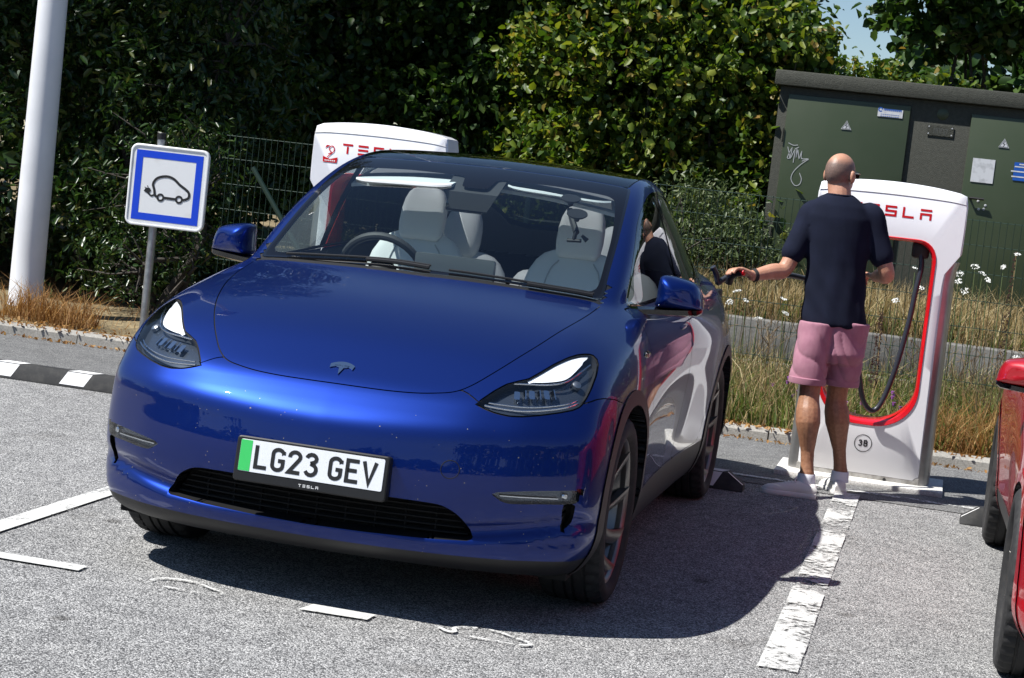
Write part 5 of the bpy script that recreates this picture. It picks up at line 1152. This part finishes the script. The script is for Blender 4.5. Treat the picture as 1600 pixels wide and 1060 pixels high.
# dead branching stalks
b=MB()
for k in range(420):
    x_=rg.choice([rg.uniform(-1.2,1.3),rg.uniform(1.9,4.6),rg.uniform(-1,4.5)]); y_=rg.uniform(6.0,9.0); H=rg.uniform(.25,.85); z0=verge_z(x_,y_); lx,ly=rg.normal(0,.12,2)*H; P0=(x_,y_,z0); P1=(x_+lx*.5,y_+ly*.5,z0+H*.55); P2=(x_+lx,y_+ly,z0+H)
    b.tube([P0,P1,P2],[.003,.0025,.0012],3,caps=False)
    for j in range(5):
        t=rg.uniform(.45,.95); q=np.array(P1)*(1-t)+np.array(P2)*t; e=q+np.array([*rg.normal(0,.05,2),rg.uniform(.02,.10)]); b.tube([tuple(q),tuple(e)],[.0016,.0022],3,caps=False)
MT['dead']=leaf_mat('dead_stalk',[(0,(.09,.055,.03)),(.6,(.20,.135,.07)),(1,(.33,.25,.14))],.1,.8,.2)
o=b.build('dead_stalks',MT['dead'],None,True,deg=0); kind(o,'stuff'); tag(o,'brown dead branching stalks standing among the verge weeds','weeds')
# wild carrot: white umbels on thin stems, each plant a thing
MT['umbel']=mat('umbel_white',(.74,.74,.70),.8); MT['stalk']=mat('stalk',(.10,.13,.045),.7); MT['dry']=mat('dry_stalk',(.30,.20,.09),.8); MT['purple']=mat('thistle_purple',(.33,.10,.40),.7); MT['dock']=mat('dock_seed',(.055,.025,.018),.85)
def carrot(px,py,Y,zf,lab):
    q=pix(px,py,1,Y); z0=zf(q.x,Y); t=tag(empty('wild_carrot',(q.x,Y,z0)),lab,'flower','wild carrots behind the fence'); H=max(.15,q.z-z0)
    b=MB(); le=rnd.uniform(-.06,.06); b.tube([(le,0,0),(le*.4,0,H*.5),(0,0,H-.03)],.004,5); b.build('stem',MT['stalk'],t)
    b=MB(); R=rnd.uniform(.022,.036)
    for k in range(34):
        r=R*math.sqrt(rnd.random()); a=rnd.uniform(0,6.283); s_=rnd.uniform(.004,.007); x_,y_=r*math.cos(a),r*math.sin(a); zz=H+.004-r*r*5
        b.add([(x_-s_,y_,zz),(x_,y_-s_,zz+.003),(x_+s_,y_,zz),(x_,y_+s_,zz+.004),(x_,y_,zz+s_),(x_,y_,zz-.004)],[(0,1,4),(1,2,4),(2,3,4),(3,0,4),(1,0,5),(2,1,5),(3,2,5),(0,3,5)])
    fh_=b.build('flower_head',MT['umbel'],t,False); kind(fh_,'stuff'); ti=Matrix.Translation((0,0,H))@Matrix.Rotation(rnd.uniform(.2,.8),4,'X')@Matrix.Rotation(rnd.uniform(-.4,.4),4,'Y')@Matrix.Translation((0,0,-H)); fh_.data.transform(ti)
for (px,py) in ((1524,417),(1500,428),(1544,438),(1498,440),(1590,398),(1568,418),(1535,428),(1507,455),(1430,420),(1438,450),(1588,560),(1400,470),(1152,455),(1225,468),(1228,490),(1185,498),(1165,470),(1140,472)):
    carrot(px,py,8.4 if py<430 else 8.0,verge_z,'white wild carrot umbel in front of the right cabinet door' if px>1480 else ('white wild carrot umbel seen through the opening of post 3B' if px>1380 else 'white wild carrot umbel between the man and the rear of the blue car'))
def thistle(px,py,Y,lab):
    q=pix(px,py,1,Y); z0=verge_z(q.x,Y); t=tag(empty('thistle',(q.x,Y,z0)),lab,'flower','thistles on the verge'); H=max(.12,q.z-z0); b=MB(); c=MB()
    for k in range(3):
        e=(rnd.uniform(-.08,.08),rnd.uniform(-.06,.06),H*rnd.uniform(.75,1)); b.tube([(0,0,0),(e[0]*.3,e[1]*.3,e[2]*.6),e],.003,4); f=MB(); f.lathe([(0,-.008),(.008,-.006),(.010,.004),(.014,.016),(.0,.014)],8,Matrix.Translation(e)); f.build('flower_head',MT['purple'],t)
    b.build('stem',MT['stalk'],t)
for (px,py) in ((1222,590),(1243,615),(1405,640),(1410,628),(1345,660),(1395,612),(1330,625),(1242,612)): thistle(px,py,6.6,'small purple thistle in the weeds seen through the opening of post 3B' if px>1300 else 'small purple thistle in the weeds left of the man')
def dock(px,y0,y1,Y,lab):
    a=pix(px,y0,1,Y); z0=verge_z(a.x,Y); t=tag(empty('dock_plant',(a.x,Y,z0)),lab,'weed'); H=a.z-z0; b=MB(); b.tube([(0,0,0),(.02,0,H*.5),(0,0,H)],.004,5); b.build('stem',MT['dry'],t); b=MB()
    for k in range(150):
        zz=H*rnd.uniform(.35,1.0); r=.03*(1.1-zz/H)+.008; aa=rnd.uniform(0,6.28); s_=rnd.uniform(.006,.011); x_,y_=r*math.cos(aa),r*math.sin(aa); b.add([(x_-s_,y_,zz),(x_+s_,y_,zz),(x_,y_,zz+s_*1.6),(x_,y_+s_,zz+.003)],[(0,1,2),(1,3,2),(3,0,2)])
    kind(b.build('seed_head',MT['dock'],t,False),'stuff')
dock(1378,488,600,6.9,'dark brown dock seed spike seen through the opening of post 3B')
dock(1588,395,500,8.6,'tall rusty dock spike in front of the right cabinet door')
# ---------------------------------------------------------------- the man at the charger
def remeshed(name,mb,voxel,m,parent,smooth_it=6,post=None,origin=(0,0,0),fac=.5):
    """joins overlapping shapes into one continuous skin"""
    me=bpy.data.meshes.new('tmp'); me.from_pydata(mb.V,[],mb.F); o=bpy.data.objects.new('tmp',me); link(o)
    r=o.modifiers.new('r','REMESH'); r.mode='VOXEL'; r.voxel_size=voxel
    s=o.modifiers.new('s','SMOOTH'); s.factor=fac; s.iterations=smooth_it
    dg=bpy.context.evaluated_depsgraph_get(); ev_=o.evaluated_get(dg); me2=bpy.data.meshes.new_from_object(ev_)
    bpy.data.objects.remove(o); me2.materials.clear(); me2.materials.append(m)
    n=len(me2.vertices); co=np.empty(n*3,np.float32); me2.vertices.foreach_get('co',co); nn=np.empty(n*3,np.float32); me2.vertices.foreach_get('normal',nn); co=co.reshape(-1,3).astype(float); nn=nn.reshape(-1,3).astype(float)
    if post is not None: co=post(co,nn,me2)
    me2.vertices.foreach_set('co',np.ascontiguousarray(co,dtype=np.float32).ravel()); me2.polygons.foreach_set('use_smooth',[True]*len(me2.polygons)); me2.update(); me2.name=name
    o2=bpy.data.objects.new(name,me2); link(o2); o2.parent=parent; return o2
def sph(mb,c,r,M=None,n=14):
    r=r if hasattr(r,'__len__') else (r,r,r); V=[];Fc=[]
    for i in range(n+1):
        a=math.pi*i/n
        for k in range(2*n):
            t=math.pi*k/n; V.append((r[0]*math.sin(a)*math.cos(t),r[1]*math.sin(a)*math.sin(t),r[2]*math.cos(a)))
    for i in range(n):
        for k in range(2*n): Fc.append((i*2*n+k,(i+1)*2*n+k,(i+1)*2*n+(k+1)%(2*n),i*2*n+(k+1)%(2*n)))
    mb.add(V,Fc,Matrix.Translation(c)@(M or Matrix.Identity(4)))
def limb(mb,pts,rad,n=14):
    """tapered limb with rounded ends through joints"""
    P=crom(pts,6); s=np.linspace(0,1,len(P)); R=np.interp(s,np.linspace(0,1,len(rad)),rad); mb.tube(P,list(R),n); sph(mb,P[0],R[0],n=8); sph(mb,P[-1],R[-1],n=8)
PO=Vector((1.42,3.64,0)); man=tag(empty('person',PO),'bald man from behind in navy T-shirt and pink shorts, plugging in the car','person')
J=lambda px,py,Y:np.array(pix(px,py,1,Y)-PO)
m4=lambda u,v,Y:J(1150+u/3.533,220+v/3.533,Y); m5=lambda u,v,Y:J(1150+u/3.311,480+v/3.311,Y)
head=m4(574,178,3.70); neck=m4(572,300,3.68); 
shL=m4(425,400,3.70); shR=m4(745,420,3.72); elL=m4(270,708,3.60); wrL=m4(92,745,3.47); haL=m4(18,712,3.42)
elR=m4(832,735,3.72); wrR=m4(770,752,3.90); haR=m4(720,740,3.97)
hpL=m5(430,60,3.62); hpR=m5(600,60,3.68); knL=m5(378,470,3.53); anL=m5(366,862,3.48); knR=m5(520,470,3.74); anR=m5(540,850,3.80)
cf=lambda v:Vector(v)
B=MB()
# head turned a little to the right
HR=Matrix.Rotation(math.radians(-28),4,'Z')
sph(B,head+np.array([0,0,.008]),(.078,.098,.100),HR,16); sph(B,head+np.array(HR@Vector((0,.030,-.050))),(.060,.072,.072),HR); sph(B,head+np.array(HR@Vector((0,.058,-.088))),(.034,.030,.030),HR)
sph(B,head+np.array(HR@Vector((0,.103,-.025))),(.014,.018,.026),HR,8); sph(B,head+np.array(HR@Vector((0,.086,-.066))),(.024,.014,.010),HR,8)
for s in (-1,1):
    sph(B,head+np.array(HR@Vector((s*.086,-.002,-.018))),(.013,.022,.036),HR,8); sph(B,head+np.array(HR@Vector((s*.033,.084,.012))),(.022,.016,.008),HR,8)
limb(B,[head+np.array([0,-.005,-.06]),neck,neck+np.array([0,.0,-.08])],[.062,.064,.075])
ch=(shL+shR)/2; pv=(hpL+hpR)/2
for (u,rx,ry) in ((0.0,.12,.085),(.25,.150,.095),(.5,.145,.092),(.75,.135,.090),(1,.125,.075)):
    sph(B,ch*(1-u)+pv*u+np.array([0,0,-.02]),(rx,ry,.11))
for a,b_,c,r in ((shL,elL,wrL,(.052,.050,.046,.044,.047,.040,.030)),(shR,elR,wrR,(.052,.050,.046,.044,.047,.040,.030))):
    P=[a,a*.45+b_*.55,b_,b_*.55+c*.45,c]; limb(B,P,r)
for a,b_,c,r in ((hpL,knL,anL,(.092,.085,.072,.060,.063,.067,.060,.048,.040,.042)),(hpR,knR,anR,(.092,.085,.072,.060,.063,.067,.060,.048,.040,.042))):
    calf=b_*.68+c*.32+np.array([0,-.026,0]); P=[a+np.array([0,.03,-.06]),a*.5+b_*.5,b_,calf,b_*.3+c*.7,c]; limb(B,P,[.080,.082,.074,.060,.057,.068,.069,.052,.038,.036,.040])
def hand(B,w,palm_dir,palm_n,grip,side,curl):
    """palm, four fingers of different length and a thumb from the side of the palm"""
    d=cf(palm_dir).normalized(); nrm=cf(palm_n); nrm=(nrm-d*nrm.dot(d)).normalized(); s=d.cross(nrm)*side; w=cf(w)
    c=w+d*.05
    for k in (-1.5,-.5,.5,1.5): limb(B,[w+s*k*.012+d*.005,c+s*k*.016,w+d*.092+s*k*.0185],[.017,.016,.0125],8)
    for k,L in ((-1.5,.062),(-.5,.076),(.5,.080),(1.5,.072)):
        p=w+d*.092+s*k*.0205; dd=d.copy(); P=[p]
        for j,f in enumerate((.44,.32,.24)):
            dd=Matrix.Rotation(math.radians(curl[j]),3,s)@dd if side>0 else Matrix.Rotation(math.radians(-curl[j]),3,s)@dd
            P.append(P[-1]+dd*L*f)
        limb(B,P,[.0098,.0092,.0082],8)
    t0=w+d*.028+s*.028*1; td=(d*.75+s*.65+nrm*-.35).normalized(); t1=t0+td*.036; t2=t1+(d*.9+s*.12-nrm*.35).normalized()*.032; limb(B,[w+d*.02+s*.018,t0,t1,t2],[.015,.013,.0105,.0095],8)
hand(B,wrL,haL-wrL,(0,.25,1),None,1,(-18,-32,-26)); hand(B,wrR,haR-wrR,(.2,0,1),None,-1,(-40,-45,-35))
for c,d_ in ((anL,(-.9,-.12,0)),(anR,(-.25,.9,0))): limb(B,[c,c+np.array([0,0,-.05])+np.array(d_)*.02],[.042,.036])
def skin_mat():
    m,n,l,b=nt('skin'); at=n.new('ShaderNodeAttribute'); at.attribute_name='stubble'; tc=n.new('ShaderNodeTexCoord').outputs['Object']
    sk=ramp(n,l,tex(n,l,'ShaderNodeTexNoise',16,5,tc),[(.3,(.42,.205,.13)),(.7,(.52,.275,.18))]); st=ramp(n,l,tex(n,l,'ShaderNodeTexNoise',420,3,tc),[(.35,(.10,.07,.06)),(.65,(.24,.15,.115))])
    at2=n.new('ShaderNodeAttribute'); at2.attribute_name='tan'; leg=ramp(n,l,tex(n,l,'ShaderNodeTexNoise',60,5,tc),[(.35,(.23,.105,.055)),(.7,(.36,.18,.10))])
    c=mixc(n,l,at2.outputs['Fac'],sk,leg); l.new(mixc(n,l,at.outputs['Fac'],c,st),b.inputs['Base Color']); b.inputs['Roughness'].default_value=.5; b.inputs['Subsurface Weight'].default_value=.08; b.inputs['Subsurface Radius'].default_value=(.01,.004,.002)
    bp=n.new('ShaderNodeBump'); bp.inputs['Strength'].default_value=.25; bp.inputs['Distance'].default_value=.002; l.new(tex(n,l,'ShaderNodeTexNoise',140,4,tc),bp.inputs['Height']); l.new(bp.outputs['Normal'],b.inputs['Normal']); return m
def body_post(co,nn,me):
    d=co-head; f=np.array([math.sin(math.radians(28)),math.cos(math.radians(28)),0]); fr=d@f
    st=np.clip((.045-fr)/.03,0,1)*np.clip((d[:,2]+.075)/.03,0,1)*np.clip((.078-d[:,2])/.035,0,1)*(np.linalg.norm(d[:,:2],axis=1)<.14)
    st*=np.clip((np.abs(d@np.array([f[1],-f[0],0]))<.079)*1.0,0,1)
    a=me.attributes.new('stubble','FLOAT','POINT'); a.data.foreach_set('value',(st*1.0).astype(np.float32))
    tn=np.clip((.85-co[:,2])/.1,0,1); a=me.attributes.new('tan','FLOAT','POINT'); a.data.foreach_set('value',(tn*.85).astype(np.float32)); return co
remeshed('body',B,.0046,skin_mat(),man,3,body_post)
# T-shirt
S_=MB()
def ell(c,rx,ry,n=28,rot=0): return [(c[0]+rx*math.cos(t)*math.cos(rot)-ry*math.sin(t)*math.sin(rot),c[1]+rx*math.cos(t)*math.sin(rot)+ry*math.sin(t)*math.cos(rot),c[2]) for t in np.linspace(0,2*math.pi,n+1)[:-1]]
hemL=m4(345,1000,3.66); hemR=m4(738,995,3.66); hc=(hemL+hemR)/2; hc[2]=min(hemL[2],hemR[2])+.0
secs=[]
for (u,rx,ry,dx) in ((0,.180,.133,.0),(.04,.181,.134,0),(.2,.171,.128,.0),(.45,.163,.118,0),(.68,.177,.122,0),(.82,.182,.118,0),(.91,.155,.102,0),(.965,.112,.082,0),(1.0,.070,.067,0)):
    zt=neck[2]+.006; c=hc*(1-u)+np.array([neck[0],neck[1]+.01,zt])*u; secs.append(ell((c[0]+dx,c[1],c[2]),rx,ry,28,.04))
S_.loft(secs)
for a,b_,sg_ in ((shL,elL,-1),(shR,elR,1)):
    e=a*.30+b_*.70; limb(S_,[a+np.array([-sg_*.10,0,-.03]),a+np.array([-sg_*.045,0,-.006]),a+np.array([sg_*.005,0,0]),a*.5+e*.5,e],[.070,.073,.071,.068,.069])
def folds(amp,waist):
    def f(co,nn,me):
        p=co; w=np.exp(-((p[:,2]-waist)/.20)**2)
        d=np.sin(p[:,2]*30+p[:,0]*40+3*np.sin(p[:,0]*9+p[:,1]*5)+2*np.sin(p[:,2]*6))*.6
        d2=np.sin(p[:,0]*58+p[:,1]*30+p[:,2]*9+2.5*np.sin(p[:,2]*8))*.8
        return co+nn*(amp*(d*(.35+w)+d2*(.5*w+.2)))[:,None]
    return f
shirt_m=mat('navy_cotton',(.0055,.0080,.0200),.92,spec=.2,bump=(500,.3,.001),noise=(9,(.008,.011,.027),.4,.7))
remeshed('t_shirt',S_,.009,shirt_m,man,7,folds(.0042,hc[2]+.10))
b=MB(); cr=neck+np.array([0,.006,-.004]); b.tube([(cr[0]+.069*math.cos(t),cr[1]+.068*math.sin(t),cr[2]+.002) for t in np.linspace(0,2*math.pi,33)[:-1]],.006,6,closed=True); b.build('collar',shirt_m,man)
# shorts with turned-up cuffs
K=MB(); cuL=m5(368,385,3.57); cuR=m5(540,395,3.72)
wst=hc+np.array([0,.0,.05])
K.loft([ell(wst,.165,.115),ell(wst+np.array([0,0,-.09]),.172,.122),ell(wst+np.array([0,.0,-.20]),.188,.134),ell(wst+np.array([0,.0,-.25]),.15,.11)])
for h_,c,rx in ((hpL,cuL,1),(hpR,cuR,1)):
    P=crom([h_+np.array([0,0,-.02]),h_*.5+c*.5,c],6); K.loft([ell(p,np.interp(i,[0,len(P)-1],[.105,.098]),np.interp(i,[0,len(P)-1],[.125,.112]),24) for i,p in enumerate(P)])
short_m=mat('pink_cotton',(.33,.145,.20),.88,sheen=.1,bump=(600,.3,.0008),noise=(20,(.38,.18,.235),.4,.7))
def short_folds(co,nn,me):
    p=co; q=np.abs(np.sin(p[:,2]*16+p[:,0]*30+2.2*np.sin(p[:,0]*14+p[:,1]*9)+1.5*np.sin(p[:,2]*9)))**.6; w=np.sin(p[:,2]*34-p[:,0]*26+p[:,1]*20+2*np.sin(p[:,2]*12))
    cs=np.exp(-((p[:,0]-(hpL[0]+hpR[0])/2)/.010)**2)*(p[:,2]>.72)
    return co+nn*((.0095*(q-.6)+.0028*w-.010*cs)*np.clip((.94-p[:,2])/.08,0,1))[:,None]
remeshed('shorts',K,.007,short_m,man,4,short_folds)
for c in (cuL,cuR):
    b=MB(); b.loft([ell(c+np.array([0,0,z_]),.0985+e,.1125+e,32) for z_,e in ((-.012,-.004),(-.010,.004),(.0,.006),(.022,.005),(.026,.0))]); b.build('cuff',short_m,man)
# shoes, socks
shoe_m=mat('shoe_grey',(.74,.73,.70),.8,bump=(420,.4,.001)); sole_m=mat('shoe_sole',(.80,.79,.77),.6)
sock_m=mat('sock_white',(.74,.76,.82),.9)
def shoe(heel,toe):
    h=Vector(heel); t=Vector(toe); d=(t-h); L=d.length; d.normalize(); s=Vector((-d.y,d.x,0)); Mx=ME(h,d,s,(0,0,1)); sh=empty('shoe'); sh.parent=man
    prof=[(0,.030,.0),(.03,.038,0),(.12,.041,0),(.35,.037,.0),(.55,.044,.002),(.75,.048,.003),(.90,.040,.003),(.98,.022,.002),(1.0,.008,.0)]
    pl_=[(u*L,w,o) for u,w,o in crom(prof,4)]
    def outl(k,zz): return [(x,w*k+o,zz) for x,w,o in pl_]+[(x,-w*k+o,zz) for x,w,o in pl_[::-1]]
    b=MB(); b.loft([outl(.97,.0),outl(1.06,.006),outl(1.07,.022),outl(1.02,.027)],Mx); b.build('sole',sole_m,sh,deg=50)
    secs=[]
    for u in np.linspace(0,1,17):
        w=np.interp(u,[p[0] for p in prof],[p[1] for p in prof]); H=np.interp(u,[0,.04,.15,.30,.42,.55,.72,.88,.97,1],[.070,.082,.080,.088,.084,.074,.060,.050,.038,.026]); 
        secs.append([(u*L,w*math.cos(t_)*(1 if abs(math.cos(t_))>.3 else 1),.024+(H-.024)*max(0,math.sin(t_))**.65) for t_ in np.linspace(0,math.pi,13)]+[(u*L,-w*.9,.02),(u*L,w*.9,.02)])
    b=MB(); b.loft(secs,Mx); b.build('upper',shoe_m,sh,deg=60)
    for k in range(4):
        u=.40+.06*k; H=np.interp(u,[.3,.42,.55,.72],[.088,.084,.074,.060]); b=MB(); b.tube([Mx@Vector((u*L,w_,H+.004-abs(w_)*.4)) for w_ in (-.022,-.01,0,.01,.022)],.0032,5); b.build('lace',sole_m,sh)
    b=MB(); 
    for e in (-1,1): b.tube([Mx@Vector((.40*L,0,.090)),Mx@Vector((.38*L,e*.022,.104)),Mx@Vector((.42*L,e*.036,.086))],.0025,5)
    b.build('bow',sole_m,sh)
    return sh
fl=pix(1192,765,2,0)-PO; fh=pix(1277,783,2,0)-PO
shoe((anL[0]+.065,anL[1]-.02,0),(anL[0]-.235,anL[1]-.055,0))
shoe((anR[0]+.015,anR[1]-.075,0),(anR[0]-.085,anR[1]+.205,0))
for c in (anL,anR):
    b=MB(); b.lathe([(.052,-.045),(.050,-.01),(.0465,.012),(.045,.014),(.041,.013)],20,Matrix.Translation(c+np.array([0,0,-.012]))); b.build('sock',sock_m,man)
# wristband, glasses
b=MB(); dv=(wrL-elL); dv/=np.linalg.norm(dv); q=cf(wrL-dv*.012); b.lathe([(.034,-.011),(.0365,-.009),(.0365,.009),(.034,.011)],24,Matrix.Translation(q)@cf(dv).to_track_quat('Z','Y').to_matrix().to_4x4()); b.build('wristband',MT['rubber'],man)
b=MB()
for s in (-1,1): b.tube([cf(head)+HR@Vector((s*.084,-.005,.004)),cf(head)+HR@Vector((s*.083,.05,.008)),cf(head)+HR@Vector((s*.070,.098,.006))],.0038,6)
for s in (-1,1): b.add([tuple(cf(head)+HR@Vector((s*x_,.106-.25*(x_-.035)**2*8,z_))) for x_,z_ in ((.010,.016),(.066,.014),(.060,-.022),(.018,-.024))],[(0,1,2,3)])
b.build('sunglasses',MT['gloss'],man)
